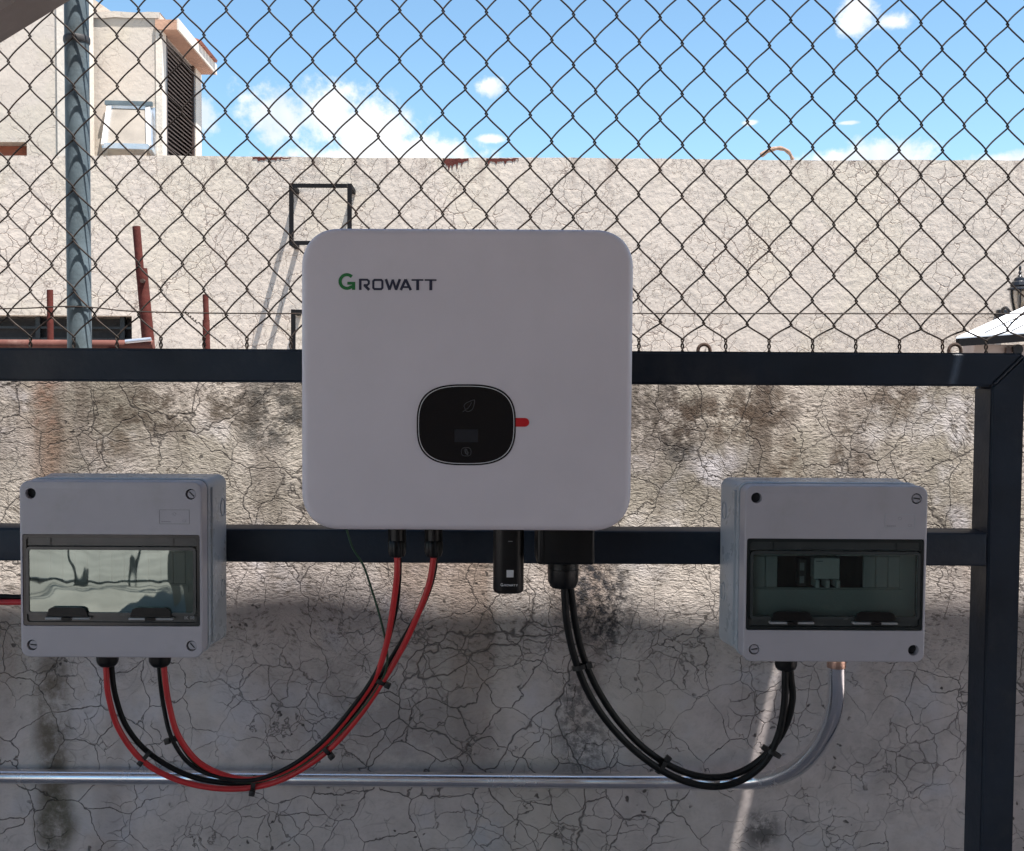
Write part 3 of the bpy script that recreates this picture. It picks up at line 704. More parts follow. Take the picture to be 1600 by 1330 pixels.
# ------------------------------------------------------------------ steel frame
YR = 1.70; TH = .05
fr_ = thing('equipment_rack', 'dark blue square tube frame that carries the inverter and both boxes', 'rack', (0, YR, 0))
zt1 = P(739, 547.2, YR).z; xr1 = P(1597, 800, YR).x
zt0 = zt1 - TH
zm1 = P(739, 829, YR).z; zm0 = zm1 - TH
BV = .0035; TD = .06
def mitred(pts):
    b_ = bmesh.new(); stack(b_, [(pts, YR), (pts, YR + TD)]); bmesh.ops.recalc_face_normals(b_, faces=b_.faces)
    bmesh.ops.bevel(b_, geom=[e for e in b_.edges], offset=BV, segments=3, affect='EDGES'); return b_
xi = xr1 - TH; g_ = .0004
under(obj('top_rail', mitred([(-1.5, zt1), (-1.5, zt0), (xi - g_, zt0), (xr1 - g_, zt1)]), M['frame']), fr_)
under(obj('middle_rail', bbox(-1.5, xi - .0005, YR + .0006, YR + TD - .0006, zm0, zm1, BV, 3), M['frame']), fr_)
under(obj('post', mitred([(xi, 0), (xr1, 0), (xr1, zt1 - g_), (xi, zt0 - g_)]), M['frame']), fr_)
under(obj('post', bbox(-1.55, -1.5005, YR, YR + TD, 0, zt1, BV, 3), M['frame']), fr_)
wbm = bmesh.new(); tube(wbm, [Vector((xi + q * TH / 14, YR + .0012, zt0 + q * TH / 14 + .0007 * math.sin(q * 2.3))) for q in range(1, 14)], .0018, 6); under(obj('weld', wbm, M['frame']), fr_)
# weld beads
for zz in (zt0 + .004, zm0 + .003, zm1 - .003):
    wbm = bmesh.new(); pts = [Vector((xr1 - TH - .001 , YR + .002 + q * .0046, zz + .0012 * math.sin(q * 2))) for q in range(11)]
    tube(wbm, pts, .0022, 6); under(obj('weld', wbm, M['frame']), fr_)
# conduit
pipe = thing('conduit', 'long galvanised conduit that bends up into the right box', 'conduit', P(739, 1217, 1.925))
Yc = YW - .0145
pp_ = [P(-700, 1209, Yc), P(0, 1213, Yc), P(500, 1217, Yc - .01), P(900, 1220.5, Yc - .03), P(1100, 1221.5, Yc - .07), P(1170, 1221, Yc - .10), P(1205, 1217, Yc - .13), P(1243, 1201, Yc - .17),
       P(1274, 1172, Yc - .21), P(1297, 1131, Yc - .25), P(1306.5, 1088, Yc - .27), P(1307, 1036, Yc - .28)]
pth = catmull(pp_[3:], 10); pth = [pp_[0], pp_[1], pp_[2]] + pth
under(obj('tube', tube(bmesh.new(), pth, .0127, 24), M['galv']), pipe)
a_, b_ = P(1078, 1221.3, Yc - .064), P(1126, 1221.5, Yc - .079); under(obj('coupling', tube(bmesh.new(), [a_, a_.lerp(b_, .05), b_.lerp(a_, .05), b_], [.0132, .0142, .0142, .0132], 24), M['galv']), pipe)
c_ = P(1312, 1040, 1.652); under(obj('connector', lathe(bmesh.new(), [(.0132, c_.z - .003), (.0136, c_.z - .002), (.0136, c_.z + .012)], 24, P(1307, 1040, 1.652).x, 1.652), M['copper']), pipe)
# ------------------------------------------------------------------ inverter
YI = 1.50
ic = P(729.5, 594.5, YI); IW, IH = .4365, .3975
inv = thing('solar_inverter', 'large white wall mounted solar inverter with black oval display panel', 'inverter', (ic.x, YI, ic.z - IH / 2))
zc = IH / 2
L_ = []
for q in range(7):
    a_ = q / 6 * PI / 2; ins = .010 * (1 - math.sin(a_)); L_.append((rrect(IW - 2 * ins, IH - 2 * ins, .052 - ins, 14, 0, zc, 2.25), .010 * (1 - math.cos(a_))))
L_.append((rrect(IW, IH, .052, 14, 0, zc, 2.25), .050)); L_.append((rrect(IW - .004, IH - .004, .050, 14, 0, zc, 2.25), .052))
b = bmesh.new(); stack(b, L_); obj('front_cover', b, M['abs_white'], inv, angle=50)
b = plate(IW - .035, IH - .03, .03, .0525, .15, .004, 0, zc + .004); obj('rear_housing', b, M['frame'], inv)
fm = bmesh.new()
for q in range(24): x = -.17 + q * .0148; box(fm, x, x + .003, .151, .170, .04, IH - .04)
obj('heat_sink', fm, M['galv'], inv)
obj('mounting_plate', bbox(-.12, .12, .1705, .1995, .18, .36, .002), M['galv'], inv)
def L2(px, py):    # photo pixel -> local (x,z) on the front face
    p = P(px, py, YI); return (p.x - ic.x, p.z - (ic.z - IH / 2))
# lettering
def letters(parent, x0, z0, hgt, y, m1, m2, th=.0003):
    k = hgt                       # cap height of the small letters; the G is half as high again
    def add(pl, m=m2, closed=False):
        q = bmesh.new()
        for n_, (pts, wd) in enumerate(pl): stroke(q, [(x0 + px_ * k, z0 + pz_ * k) for px_, pz_ in pts], wd * k, y - .00003 * n_, th, closed)
        return obj('letter', q, m, parent, smooth=False)
    cxg, czg, R = .76, .76, .62
    arc = [(cxg + R * math.cos(math.radians(a)), czg + R * math.sin(math.radians(a))) for a in range(44, 306, 13)] + [(cxg + .50, .30)]
    add([(arc, .29), ([(.80, .60), (1.52, .60)], .26), ([(1.375, .70), (1.375, 0)], .29)], m1)
    a, b = .24, .15               # upright and level stroke widths
    add([([(1.98, 0), (1.98, .98)], a), ([(1.90, .925), (2.62, .925), (2.76, .80), (2.76, .58), (2.62, .44), (2.3, .44)], .19), ([(2.34, .46), (2.80, 0)], .25)])
    add([([(3.17, .20), (3.17, .80), (3.28, .915), (3.89, .915), (4.0, .80), (4.0, .20), (3.89, .085), (3.28, .085)], .2)], closed=True)
    add([([(4.32, 1), (4.66, .02)], a), ([(4.66, .02), (4.95, .96)], .2), ([(4.95, .96), (5.24, .02)], .2), ([(5.24, .02), (5.60, 1)], a)])
    add([([(5.68, 0), (6.12, .98)], a), ([(6.12, .98), (6.60, 0)], a), ([(5.9, .28), (6.4, .28)], .17), ([(5.98, .91), (6.26, .91)], .18)])
    add([([(6.66, .93), (7.74, .93)], .15), ([(7.22, .9), (7.22, 0)], .27)])
    add([([(7.86, .93), (8.94, .93)], .15), ([(8.42, .9), (8.42, 0)], .27)])
xa, za = L2(529, 453); xb_, _ = L2(682, 453); hcap = (xb_ - xa) / 8.94
letters(inv, xa, za, hcap, -.0002, M['green_print'], M['navy_print'])
# display
dx, dz = L2(728.5, 664); DW, DH = 155 * YI / F, 127 * YI / F
b = plate(DW, DH, .034 * .999, -.0012, .004, .001, dx, dz, 14, 2.5 * .92); dsp = obj('display_panel', b, M['blackgloss'], inv)
def sup(wd, hd, p=2.9, n_=72):
    out = []
    for i in range(n_):
        a = 2 * PI * i / n_; c, s_ = math.cos(a), math.sin(a)
        out.append((dx + wd / 2 * math.copysign(abs(c) ** (2 / p), c), dz + hd / 2 * math.copysign(abs(s_) ** (2 / p), s_)))
    return out
bpy.data.objects.remove(dsp)
b = bmesh.new(); stack(b, [(sup(DW - .0014, DH - .0014), -.0014), (sup(DW, DH), -.0006), (sup(DW, DH), .003)]); dsp = obj('display_panel', b, M['blackgloss'], inv)
b = bmesh.new(); ring(b, sup(DW - .0042, DH - .0042), sup(DW - .0060, DH - .0060), -.0017, -.0015); obj('bezel_ring', b, M['white_print'], dsp, smooth=False)
x, z = L2(728.5, 681); obj('screen', bbox(x - .0155, x + .0155, -.0018, -.0013, z - .0085, z + .0085), M['lcd'], dsp, smooth=False)
b = bmesh.new(); x, z = L2(728.5, 706); k = YI / F
stroke(b, [(a, c) for a, c in rrect(15 * k, 13 * k, 5 * k, 5, x, z)], .0007, -.0015, .0003, True)
stroke(b, [(x - 2 * k, z + 3 * k), (x - 1 * k, z - 2 * k), (x + 2 * k, z - 4 * k), (x + 3 * k, z)], .0018, -.0015, .0003)
stroke(b, [(x - 2.5 * k, z + 4 * k), (x + .5 * k, z + 3.5 * k), (x + 2 * k, z - 1 * k)], .0014, -.0015, .0004)
obj('touch_button', b, M['dim_print'], dsp, smooth=False)
b = bmesh.new(); x, z = L2(732, 635)
leaf = [(-9, -9), (-5, -5), (-7, 0), (-5, 4), (0, 7), (9, 10), (9, 4), (7, -3), (3, -7), (-2, -8), (-5, -6)]
stroke(b, [(x + a * k, z + c * k) for a, c in catmull([(p[0], p[1], 0) for p in leaf], 3) for a, c in ((a, c),)] if False else [(x + v.x * k, z + v.y * k) for v in catmull([(p[0], p[1], 0) for p in leaf], 3)], .0009, -.0015, .0003)
stroke(b, [(x + a * k, z + c * k) for a, c in ((-4, -5), (0, -2), (3, 2), (5, 6))], .0008, -.0015, .00035)
obj('leaf_symbol', b, M['dim_print'], dsp, smooth=False)
x, z = L2(807, 660); b = bmesh.new(); pts = [(x - .001, z + .0058), (x + .011, z + .0058)] + [(x + .011 + .0058 * math.cos(a), z + .0058 * math.sin(a)) for a in (1.2, .8, .4, 0, -.4, -.8, -1.2)] + [(x + .011, z - .0058), (x - .001, z - .0058)]
stack(b, [(pts, -.0008), (pts, .001)]); obj('tab', b, M['red_tab'], inv, smooth=False)
# underside fittings (local y measured from the front face)
def U(px, py, yl):
    p = P(px, py, YI + yl); return Vector((p.x - ic.x, yl, p.z - (ic.z - IH / 2)))
for px in (620.5, 677.5):
    yl = .085; a_ = U(px, 832, yl); 
    def zz(py): return U(px, py, yl).z
    b = bmesh.new()
    lathe(b, [(.0105, .012), (.0105, zz(845)), (.0085, zz(846))], 16, a_.x, yl)
    lathe(b, [(.0100, zz(844)), (.0120, zz(848)), (.0118, zz(862)), (.0095, zz(869)), (.0052, zz(871))], 32, a_.x, yl, 8, .0012)
    box(b, a_.x - .0125, a_.x - .0095, yl - .003, yl + .003, zz(848), .012); box(b, a_.x + .0095, a_.x + .0125, yl - .003, yl + .003, zz(848), .012)
    obj('cable_connector', b, M['black'], inv)
# communication stick
yl = .07; dc = U(794.5, 880, yl); zb_, zt_ = U(794.5, 925.5, yl).z, .012
b = bmesh.new(); prev = []
secs = [(.82, zb_), (.94, zb_ + .0015), (1, zb_ + .005), (1, zt_)]
for s_, z in secs:
    prev.append([b.verts.new((dc.x + x_ * s_, yl + y_ * s_, z)) for x_, y_ in rrect(.0425, .030, .0145, 8)])
for a0, a1 in zip(prev, prev[1:]):
    for i in range(len(a0)): j = (i + 1) % len(a0); b.faces.new((a0[i], a0[j], a1[j], a1[i]))
b.faces.new(prev[0]); b.faces.new(prev[-1]); stick = obj('communication_stick', b, M['black'], inv)
yf = yl - .0152; q0 = U(797, 896.5, yf); obj('sticker', bbox(q0.x - .0048, q0.x + .0048, yf - .0004, yf, q0.z - .0050, q0.z + .0050), M['white_print'], stick, smooth=False)
q0 = U(782, 916, yf); q1 = U(809, 916, yf); letters(stick, q0.x, q0.z, (q1.x - q0.x) / 8.94, yf - .0001, M['white_print'], M['white_print'], .0003)
q0 = U(797.5, 846, yf); obj('indicator', bbox(q0.x - .003, q0.x + .003, yf - .0005, yf, q0.z - .0005, q0.z + .0005), M['grey_print'], stick, smooth=False)
# AC connector cover
yl = .075; a0, a1 = U(838, 832, yl), U(926, 878.5, yl)
b = bbox(a0.x, a1.x, .05, .125, a1.z, .014, .004, 3); obj('terminal_cover', b, M['black'], inv)
obj('cover_rib', bbox(a0.x + .006, a0.x + .009, .0475, .0499, a1.z + .004, .010, .0008), M['black'], inv)
g0 = U(880, 880, yl + .01); zz = lambda py: U(880, py, yl + .01).z
b = bmesh.new(); lathe(b, [(.0215, zz(877)), (.0218, zz(888)), (.0200, zz(889))], 36, g0.x, g0.y, 0); lathe(b, [(.0200, zz(887)), (.0212, zz(889)), (.0205, zz(908)), (.0170, zz(917)), (.011, zz(919))], 36, g0.x, g0.y, 6, .0008)
obj('cable_gland', b, M['black'], inv)
# ------------------------------------------------------------------ distribution boxes
YBX = 1.58; W_, H_ = .2545, .2475; DEP = .1195
def lid_mesh():
    b = plate(W_, H_, .013, 0, .030, .0025, 0, 0, 8)
    cuts = [plate(.2475, .1290, .003, -.01, .05, 0, 0, H_ / 2 - .0740 - .0645, 3)]
    for sx in (-1, 1):
        for sz in (-1, 1):
            q = plate(.0150, .0150, .0075, -.01, .011, 0, sx * .1115, sz * .1065, 6); cuts.append(q)
    return cut(b, cuts)
_lid = None
def dist_box(px, py, label, kind, side):
    global _lid
    c = P(px, py, YBX)
    t = thing('distribution_box', label, 'electrical box', (c.x, YBX, c.z - H_ / 2), 'grey distribution boxes on the steel frame')
    def O(name, bm_, m, par=None, **kw):
        bmesh.ops.translate(bm_, verts=bm_.verts, vec=(0, 0, H_ / 2)); return obj(name, bm_, m, par or t, **kw)
    if _lid is None: lo = O('lid', lid_mesh(), M['abs_grey'], angle=40); _lid = lo.data
    else: lo = put('lid', _lid, t)
    # body: open ring at the front so the inside reads as hollow, closed behind
    b = bmesh.new()
    ring(b, rrect(W_ - .006, H_ - .006, .012, 6), rrect(W_ - .012, H_ - .012, .009, 6), .0303, .034)
    stack(b, [(rrect(W_ + .001, H_ + .001, .014, 6), .0342), (rrect(W_ + .003, H_ + .003, .015, 6), .036), (rrect(W_ + .003, H_ + .003, .015, 6), .045), (rrect(W_ - .001, H_ - .001, .014, 6), .047), (rrect(W_ + .016, H_ + .002, .013, 6), DEP - .002), (rrect(W_ + .012, H_ - .002, .012, 6), DEP)])
    body = O('body', b, M['abs_side'])
    # side panels with the stepped outline, and knock-outs
    for s_ in (-1, 1):
        xs = s_ * (W_ / 2 - .0015); d0, d1 = .0475, DEP * .70; dm = DEP * .50
        zz = [H_ / 2 - .012, H_ / 2 - .045, H_ / 2 - .062, -H_ / 2 + .080, -H_ / 2 + .055, -H_ / 2 + .012]
        dd = [dm, dm, d1, d1, dm, dm]
        q = bmesh.new(); loop = [(d0, zz[0])] + list(zip(dd, zz)) + [(d0, zz[-1])]
        fl = lambda y: s_ * (y - .047) / (DEP - .049) * .0085
        va = [q.verts.new((xs + fl(y) - s_ * .003, y, z)) for y, z in loop]; vb = [q.verts.new((xs + fl(y) + s_ * .0055, y - (.0015 if y > d0 else 0), z)) for y, z in loop]
        q.faces.new(va); q.faces.new(vb)
        for i in range(len(va)): j = (i + 1) % len(va); q.faces.new((va[i], va[j], vb[j], vb[i]))
        O('side_panel', q, M['abs_side'], smooth=False)
        for z in (H_ / 2 - .047, -H_ / 2 + .080):
            q = bmesh.new()
            pts = [(DEP * .86 + .0095 * math.cos(a * PI / 10), z + .0135 * math.sin(a * PI / 10)) for a in range(20)]; pin = [(DEP * .86 + .0085 * math.cos(a * PI / 10), z + .0125 * math.sin(a * PI / 10)) for a in range(20)]
            ring(q, pts, pin, 0, .0012)
            bmesh.ops.rotate(q, verts=q.verts, matrix=Matrix(((0, s_, 0), (1, 0, 0), (0, 0, 1)))) if False else None
            for v in q.verts: v.co = Vector((xs + s_ * (.0003 + .0085 * (v.co.x - .047) / (DEP - .049)) + s_ * v.co.y * 1.4, v.co.x, v.co.z))
            O('knockout', q, M['hole'] if False else M['abs_side'], body if False else t, smooth=False)
    # screws
    holes = {'left': [(-1, 1)], 'right': [(-1, 1), (1, -1)]}[kind]
    rr = random.Random(5 if kind == 'left' else 9)
    for sx in (-1, 1):
        for sz in (-1, 1):
            x, z = sx * .1115, sz * .1065
            O('screw_well_shade', plate(.0148, .0148, .0074, .0104, .0108, 0, x, z, 5), M['hole'], smooth=False)  # dark disc paints in the shade at the bottom of the hole
            if (sx, sz) in holes: continue
            an = {('left', 1, 1): -.8, ('left', -1, -1): -.1, ('left', 1, -1): -.85, ('right', 1, 1): -.15, ('right', -1, -1): .15}[(kind, sx, sz)]
            q = plate(.0122, .0122, .0061, .0025, .0103, .0008, x + .0009, z, 6); sc = O('screw', q, M['abs_grey'])
            q = bmesh.new(); stroke(q, [(x + .0009 - .0045 * math.cos(an), z - .0045 * math.sin(an)), (x + .0009 + .0045 * math.cos(an), z + .0045 * math.sin(an))], .0018, .0024, .0002); O('slot', q, M['hole'], sc, smooth=False)
    # moulded plate with the approval marks
    lx, lz = W_ / 2 - .0385, H_ / 2 - .0490
    q = bmesh.new(); ring(q, rrect(.0420, .0200, .0005, 1, lx, lz), rrect(.0412, .0192, .0004, 1, lx, lz), -.0003, .0001); mp = O('marking_plate', q, M['grey_print'] if kind == 'left' else M['abs_side'], smooth=False)
    q = text_bm('CE', .0052, lx + .0140, lz - .0058, -.0002); O('lettering', q, M['faint'], mp, smooth=False)
    q = bmesh.new(); ring(q, rrect(.0045, .0045, .0022, 4, lx, lz + .004), rrect(.0037, .0037, .0018, 4, lx, lz + .004), -.0003, .0001)
    for j in range(5): box(q, lx - .018 + j * .0026, lx - .016 + j * .0026, -.0003, 0, lz - .0072, lz - .0060)
    O('emblem', q, M['faint'], mp, smooth=False)
    # inside: cover plate with the module slot
    oz = H_ / 2 - .0740 - .0645; ow, oh = .2475, .1290
    mw = .0178 * .97; mz1 = oz + .037; mz0 = oz - .008; mx0, mx1 = -.1095, .0985
    q = bmesh.new()
    box(q, -ow / 2 + .001, ow / 2 - .001, .0215, .0235, mz1, oz + oh / 2 - .001); box(q, -ow / 2 + .001, ow / 2 - .001, .0215, .0235, oz - oh / 2 + .001, mz0)
    box(q, -ow / 2 + .001, mx0, .0215, .0235, mz0 + .0001, mz1 - .0001); box(q, mx1, ow / 2 - .001, .0215, .0235, mz0 + .0001, mz1 - .0001)
    box(q, mx0 - .004, mx1 + .004, .0185, .0214, mz0 - .012, mz0 - .002)
    icv = O('inner_cover', q, M['innergrey'], smooth=False)
    O('module_well_shade', bbox(-ow / 2 + .0015, ow / 2 - .0015, .0285, .0298, oz - oh / 2 + .0015, oz + oh / 2 - .0015), M['dark'], smooth=False)  # black plate stands in for the shaded depth behind the slot
    nb = 12; step = (mx1 - mx0) / 12
    blanks = range(12) if kind == 'left' else (0, 1, 9, 10, 11)
    for j in blanks:
        O('blank_module', bbox(mx0 + j * step + .0005, mx0 + (j + 1) * step - .0005, .0205, .0270, mz0 + .0006, mz1 - .0006, .0006, 1), M['blank'], smooth=False)
    if kind == 'right':
        bx0, bx1 = -.0265, .0095
        br_ = O('circuit_breaker', bbox(bx0, bx1, .010, .0280, mz0 + .014, mz1 - .001, .001, 1), M['breaker'], smooth=False)
        for j in range(3):
            x = bx0 + .003 + j * .0145; O('toggle', bbox(x - .0022, x + .0032, .004, .0275, mz0 + .003, mz0 + .0138, .0008, 1), M['breaker'], br_, smooth=False)
        O('marking', bbox(bx0 + .002, bx0 + .012, .0096, .0099, mz1 - .006, mz1 - .005), M['dim_print'], br_, smooth=False)
        m2_ = O('surge_module', bbox(-.0475, -.0365, .012, .0280, mz0 + .004, mz1 - .003, .001, 1), M['dim_print'], smooth=False)
        O('indicator', bbox(-.0460, -.0400, .0112, .0119, mz0 + .026, mz0 + .037), M['latch'], m2_, smooth=False); O('indicator', bbox(-.0460, -.0400, .0112, .0119, mz0 + .008, mz0 + .018), M['latch'], m2_, smooth=False)
    # smoked door
    q = bmesh.new(); ring(q, rrect(ow - .0012, oh - .0012, .0025, 4, 0, oz), rrect(ow - .010, oh - .010, .004, 4, 0, oz), .0015, .012)
    door = O('door', q, M['smoke'])
    O('hinge_strip', bbox(-ow / 2 + .0052, ow / 2 - .0052, .0045, .008, oz + oh / 2 - .0165, oz + oh / 2 - .0053), M['smoke2'], door, smooth=False)
    for x in (-.086, .086): O('hinge', bbox(x - .0008, x + .0008, .0030, .0044, oz + oh / 2 - .0160, oz + oh / 2 - .006), M['smoke'], door, smooth=False)
    pz0, pz1 = oz - oh / 2 + .0152, oz + oh / 2 - .0175
    q = bmesh.new(); ring(q, rrect(ow - .0105, pz1 - pz0 , .006, 5, 0, (pz0 + pz1) / 2), rrect(ow - .018, pz1 - pz0 - .0085, .003, 5, 0, (pz0 + pz1) / 2), -.0015, .0080); O('pane_frame', q, M['smoke2'], door)
    q = bmesh.new(); pw, ph = ow - .0184, pz1 - pz0 - .0089
    if kind == 'left':
        nx, nz_ = 24, 10; vv = []
        for i in range(nx + 1):
            for j in range(nz_ + 1):
                x = -pw / 2 + pw * i / nx; z = (pz0 + pz1) / 2 - ph / 2 + ph * j / nz_
                vv.append(q.verts.new((x, .0004 - .0004 * math.cos(x / pw * PI) * math.cos((z - (pz0 + pz1) / 2) / ph * PI), z)))
        for i in range(nx):
            for j in range(nz_): a = i * (nz_ + 1) + j; q.faces.new((vv[a], vv[a + 1], vv[a + nz_ + 2], vv[a + nz_ + 1]))
        pn = O('pane', q, M['pane_film'], door, angle=80)
    else:
        stack(q, [(rrect(pw, ph, .003, 3, 0, (pz0 + pz1) / 2), .0002), (rrect(pw, ph, .003, 3, 0, (pz0 + pz1) / 2), .0020)]); O('pane', q, M['pane_smoked'], door, smooth=False)
    O('lower_strip', bbox(-ow / 2 + .0052, ow / 2 - .0052, .0045, .008, oz - oh / 2 + .0053, pz0 - .0005), M['smoke2'], door, smooth=False)
    for x in (-.0605, .0560):
        q = bmesh.new(); pts = [(x - .029, pz0 - .001), (x - .0255, pz0 + .0095), (x - .020, pz0 + .0120), (x + .020, pz0 + .0120), (x + .0255, pz0 + .0095), (x + .029, pz0 - .001)]
        pi_ = [(x - .025, pz0 - .001), (x - .0225, pz0 + .0075), (x - .018, pz0 + .0092), (x + .018, pz0 + .0092), (x + .0225, pz0 + .0075), (x + .025, pz0 - .001)]
        stack(q, [(pts, -.0050), (pts, -.0016)])
        h_ = O('latch_handle', q, M['black'], door, smooth=False)
        O('latch_bar', bbox(x - .031, x + .031, -.0060, .0044, pz0 - .0055, pz0 - .0022, .0012, 2), M['latch'], h_)
        O('latch_grip', bbox(x - .0075, x + .0075, -.0085, -.0061, pz0 - .0065, pz0 - .0015, .0008, 1), M['black'], h_)
    if kind == 'left':
        q = text_bm('IK 08', .0066, ow / 2 - .0145, oz - oh / 2 + .0125, -.0017); O('lettering', q, M['latch'], door, smooth=False)
    return t
dist_box(173.7, 890.6, 'left grey electrical box with reflective window and red cables below', 'left', 1)
dist_box(1305, 897.5, 'right grey electrical box with smoked window showing breakers inside', 'right', -1)
# glands under the boxes
def gland(px, py, Y, label):
    c = P(px, py, Y); o = obj('cable_gland', lathe(bmesh.new(), [(.0155, .004), (.0155, -.0175), (.0138, -.0225), (.0105, -.0255), (.006, -.0265)], 28, 0, 0, 7, .0006), M['black']); o.location = c
    tag(o, label, 'cable gland', 'black cable glands under the boxes')
zlB = P(173.7, 890.6, YBX).z - H_ / 2
YG = YBX + .062
def pyB(px, Y, z):   # photo row of height z
    lo, hi = 0, 2000
    for _ in range(40):
        m_ = (lo + hi) / 2
        if P(px, m_, Y).z > z: lo = m_
        else: hi = m_
    return lo
gland(168, pyB(168, YG, zlB - .002), YG, 'black gland under the left box where the outer cable pair enters')
gland(250, pyB(250, YG, zlB - .002), YG, 'black gland under the left box where the inner cable pair enters')
zrB = P(1305, 897.5, YBX).z - H_ / 2
gland(1228, pyB(1228, YG, zrB - .002), YG, 'black gland under the right box where the black cables enter')
# ------------------------------------------------------------------ cables
def cable(name, pts, r, mat, label, group, cat='cable'):
    ps = catmull([P(*p) for p in pts], 8); o = obj(name, tube(bmesh.new(), ps, r, 12), mat); tag(o, label, cat, group); return o
GR = 'solar cables hanging between the left box and the inverter'
cable('power_cable', [(165, 1015, 1.640), (166, 1050, 1.640), (170, 1090, 1.645), (186, 1140, 1.655), (221, 1187, 1.665), (270, 1216, 1.67), (330, 1231, 1.67), (392, 1231, 1.67), (450, 1214, 1.665), (511, 1174, 1.655), (558, 1123, 1.645), (596, 1068, 1.635), (630, 1010, 1.62), (655, 955, 1.60), (671, 910, 1.59), (678, 866, 1.585), (678, 850, 1.585)], .0043, M['cable_red'],
      'red cable from the outermost gland to the right hand inverter plug', GR)
cable('power_cable', [(174, 1015, 1.648), (175, 1050, 1.648), (181, 1090, 1.655), (198, 1136, 1.665), (232, 1176, 1.676), (285, 1208, 1.68), (340, 1222, 1.68), (395, 1222, 1.68), (448, 1204, 1.675), (505, 1166, 1.665), (552, 1115, 1.655), (590, 1062, 1.648), (628, 1003, 1.632), (658, 950, 1.615), (675, 905, 1.603), (681, 866, 1.60), (681, 850, 1.598)], .0041, M['cable_black'],
      'black cable running just inside the outer red cable', GR)
cable('power_cable', [(256, 1015, 1.640), (257, 1050, 1.640), (264, 1100, 1.645), (279, 1150, 1.652), (312, 1192, 1.66), (360, 1214, 1.663), (405, 1217, 1.662), (455, 1199, 1.657), (505, 1163, 1.648), (551, 1110, 1.638), (586, 1058, 1.628), (603, 1010, 1.615), (614, 950, 1.60), (620, 900, 1.588), (620.5, 866, 1.585), (620.5, 850, 1.585)], .0043, M['cable_red'],
      'red cable from the inner gland to the left hand inverter plug', GR)
cable('power_cable', [(248, 1015, 1.648), (249, 1050, 1.648), (255, 1100, 1.655), (268.7, 1154.5, 1.649), (299.7, 1196.5, 1.658), (348.7, 1215.5, 1.66), (398.7, 1218.5, 1.658), (454.7, 1196.5, 1.653), (506.7, 1156.5, 1.644), (552.7, 1102.5, 1.634), (586.7, 1052.5, 1.626), (604.7, 1006.5, 1.616), (619, 950, 1.615), (624, 900, 1.603), (624, 866, 1.6), (624, 850, 1.598)], .0032, M['cable_black'],
      'black cable behind the inner red cable, reaching the left inverter plug', GR)
cable('earth_wire', [(540, 822, 1.60), (551, 856, 1.605), (568, 884, 1.61), (582, 925, 1.615), (594, 965, 1.615), (603, 1005, 1.618), (605, 1035, 1.622), (595, 1066, 1.632), (562, 1112, 1.640), (508, 1168, 1.650), (455, 1205, 1.659), (400, 1222, 1.664), (350, 1217, 1.665), (306, 1195, 1.662), (277, 1155, 1.655), (262, 1105, 1.648), (252.5, 1050, 1.643), (252, 1015, 1.642)], .0016, M['cable_green'],
      'thin dark green wire from under the inverter joining the red cables', None, 'wire')
GA = 'black mains cables hanging between the inverter and the right box'
cable('mains_cable', [(881, 900, 1.582), (882, 925, 1.583), (886, 975, 1.59), (897, 1025, 1.60), (918, 1080, 1.615), (952, 1132, 1.63), (1000, 1180, 1.645), (1055, 1215, 1.655), (1110, 1229, 1.66), (1155, 1221, 1.66), (1193, 1193, 1.655), (1215, 1152, 1.65), (1225, 1105, 1.645), (1227, 1060, 1.642), (1227, 1035, 1.642)], .0051, M['cable_black'],
      'outer and lower black cable of the pair below the inverter', GA)
cable('mains_cable', [(887, 900, 1.590), (892, 925, 1.592), (899, 975, 1.60), (911, 1025, 1.61), (933, 1076, 1.625), (967, 1128, 1.64), (1010, 1172, 1.655), (1060, 1203, 1.665), (1112, 1215, 1.67), (1158, 1206, 1.67), (1198, 1178, 1.662), (1226, 1138, 1.655), (1238, 1095, 1.648), (1236, 1060, 1.643), (1233, 1035, 1.643)], .0050, M['cable_black'],
      'inner and upper black cable of the pair below the inverter', GA)
cable('supply_cable', [(-120, 930, 1.66), (-20, 940, 1.66), (12, 941, 1.66), (40, 941, 1.66)], .0043, M['cable_red'], 'red cable entering the left box from the left edge', 'cables entering the left box side')
cable('supply_cable', [(-120, 922, 1.67), (-20, 931, 1.67), (12, 933, 1.67), (42, 934, 1.67)], .0043, M['cable_black'], 'black cable above the red one entering the left box from the edge', 'cables entering the left box side')
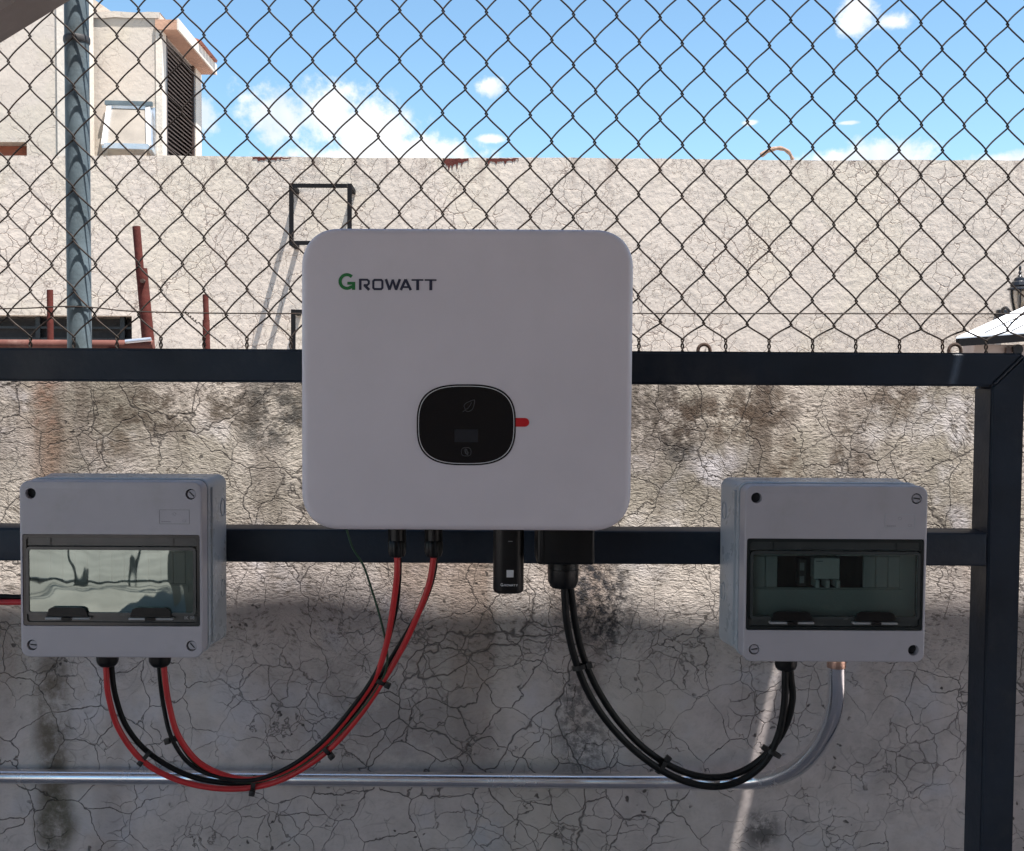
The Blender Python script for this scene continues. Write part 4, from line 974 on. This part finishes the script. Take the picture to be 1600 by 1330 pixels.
# cable ties
def tie(px, py, Y, ang, hw, label, hd=(6, 6), head=1):
    c = P(px, py, Y); t = thing('cable_tie', label, 'cable tie', c, 'black cable ties')
    b = bmesh.new(); n_ = 18; ro, ri = hw * Y / F, hw * Y / F - .0012
    A_ = [[], [], [], []]
    for i in range(n_):
        a = 2 * PI * i / n_
        for q, (r0, y_) in enumerate(((1.12, -.0032), (1.12, .0032), (.92, .0032), (.92, -.0032))): A_[q].append(b.verts.new((ro * r0 * math.cos(a), y_, .62 * ro * r0 * math.sin(a) + 0)))
    for i in range(n_):
        j = (i + 1) % n_
        for q in range(4): b.faces.new((A_[q][i], A_[q][j], A_[(q + 1) % 4][j], A_[(q + 1) % 4][i]))
    # local frame: x across the bundle, y along it, z to the viewer
    ca, sa = math.cos(ang), math.sin(ang)
    for v in b.verts: x_, y_, z_ = v.co; v.co = Vector((x_ * ca - y_ * sa, -z_, x_ * sa + y_ * ca))
    obj('strap', b, M['tie'], t)
    k = Y / F; b = bbox(-.0042, .0042, -.0045, .0035, -.0042, .0042, .0010, 2); d_ = Vector((ca, 0, sa)) * (head * (hw + 3.5) * k)
    for v in b.verts: x_, y_, z_ = v.co; v.co = Vector((x_ * ca - z_ * sa, y_ - .003, x_ * sa + z_ * ca)) + d_
    obj('head', b, M['tie'], t)
tie(229, 1181, 1.668, math.radians(50), 9.5, 'cable tie on the outer cable pair low below the left box', head=-1)
tie(274, 1154, 1.655, math.radians(15), 8.5, 'cable tie on the inner cable pair below the left box', head=-1)
tie(397, 1224, 1.668, math.radians(80), 11, 'cable tie at the lowest point of the red cable loop', head=-1)
tie(509, 1170, 1.655, math.radians(-50), 11, 'cable tie halfway up the rising red cables', head=1)
tie(593, 1064, 1.636, math.radians(-25), 11, 'cable tie where the red cables part below the inverter plugs', head=1)
tie(906, 1042, 1.605, math.radians(15), 11.5, 'cable tie high on the black mains cables', head=1)
tie(1034, 1197, 1.655, math.radians(55), 12.5, 'cable tie near the bottom of the black cable loop', head=1)
tie(1208, 1176, 1.655, math.radians(-30), 12.5, 'cable tie on the black cables rising to the right box', head=-1)
# ------------------------------------------------------------------ unseen railing and house, added behind the camera for reflections and shade
gt = thing('unseen_railing', 'dark steel railing added out of view for its bars in the window reflection', 'railing', (-2, -4.6, 0))
for x in (-5.1, -4.6, -4.1, -3.65, -3.2, -2.75, -2.3, -1.85, -1.4): under(obj('baluster', bbox(x - .016, x + .016, -4.62, -4.58, 0, 1.35), M['frame'], smooth=False), gt)
for z in (.05, .78, 1.3): under(obj('rail', bbox(-5.2, -1.16, -4.615, -4.585, z, z + .035), M['frame'], smooth=False), gt)
bh = thing('unseen_house', 'unseen rendered house added behind the patio to darken shade and reflections', 'house', (3.0, -3.5, 0))
under(obj('wall', bbox(-1.15, 6, -5, -2.2, 0, 3.2), M['house'], smooth=False), bh); under(obj('door', bbox(1.0, 1.9, -2.2, -2.17, 0, 2.1), M['slat'], smooth=False), bh)
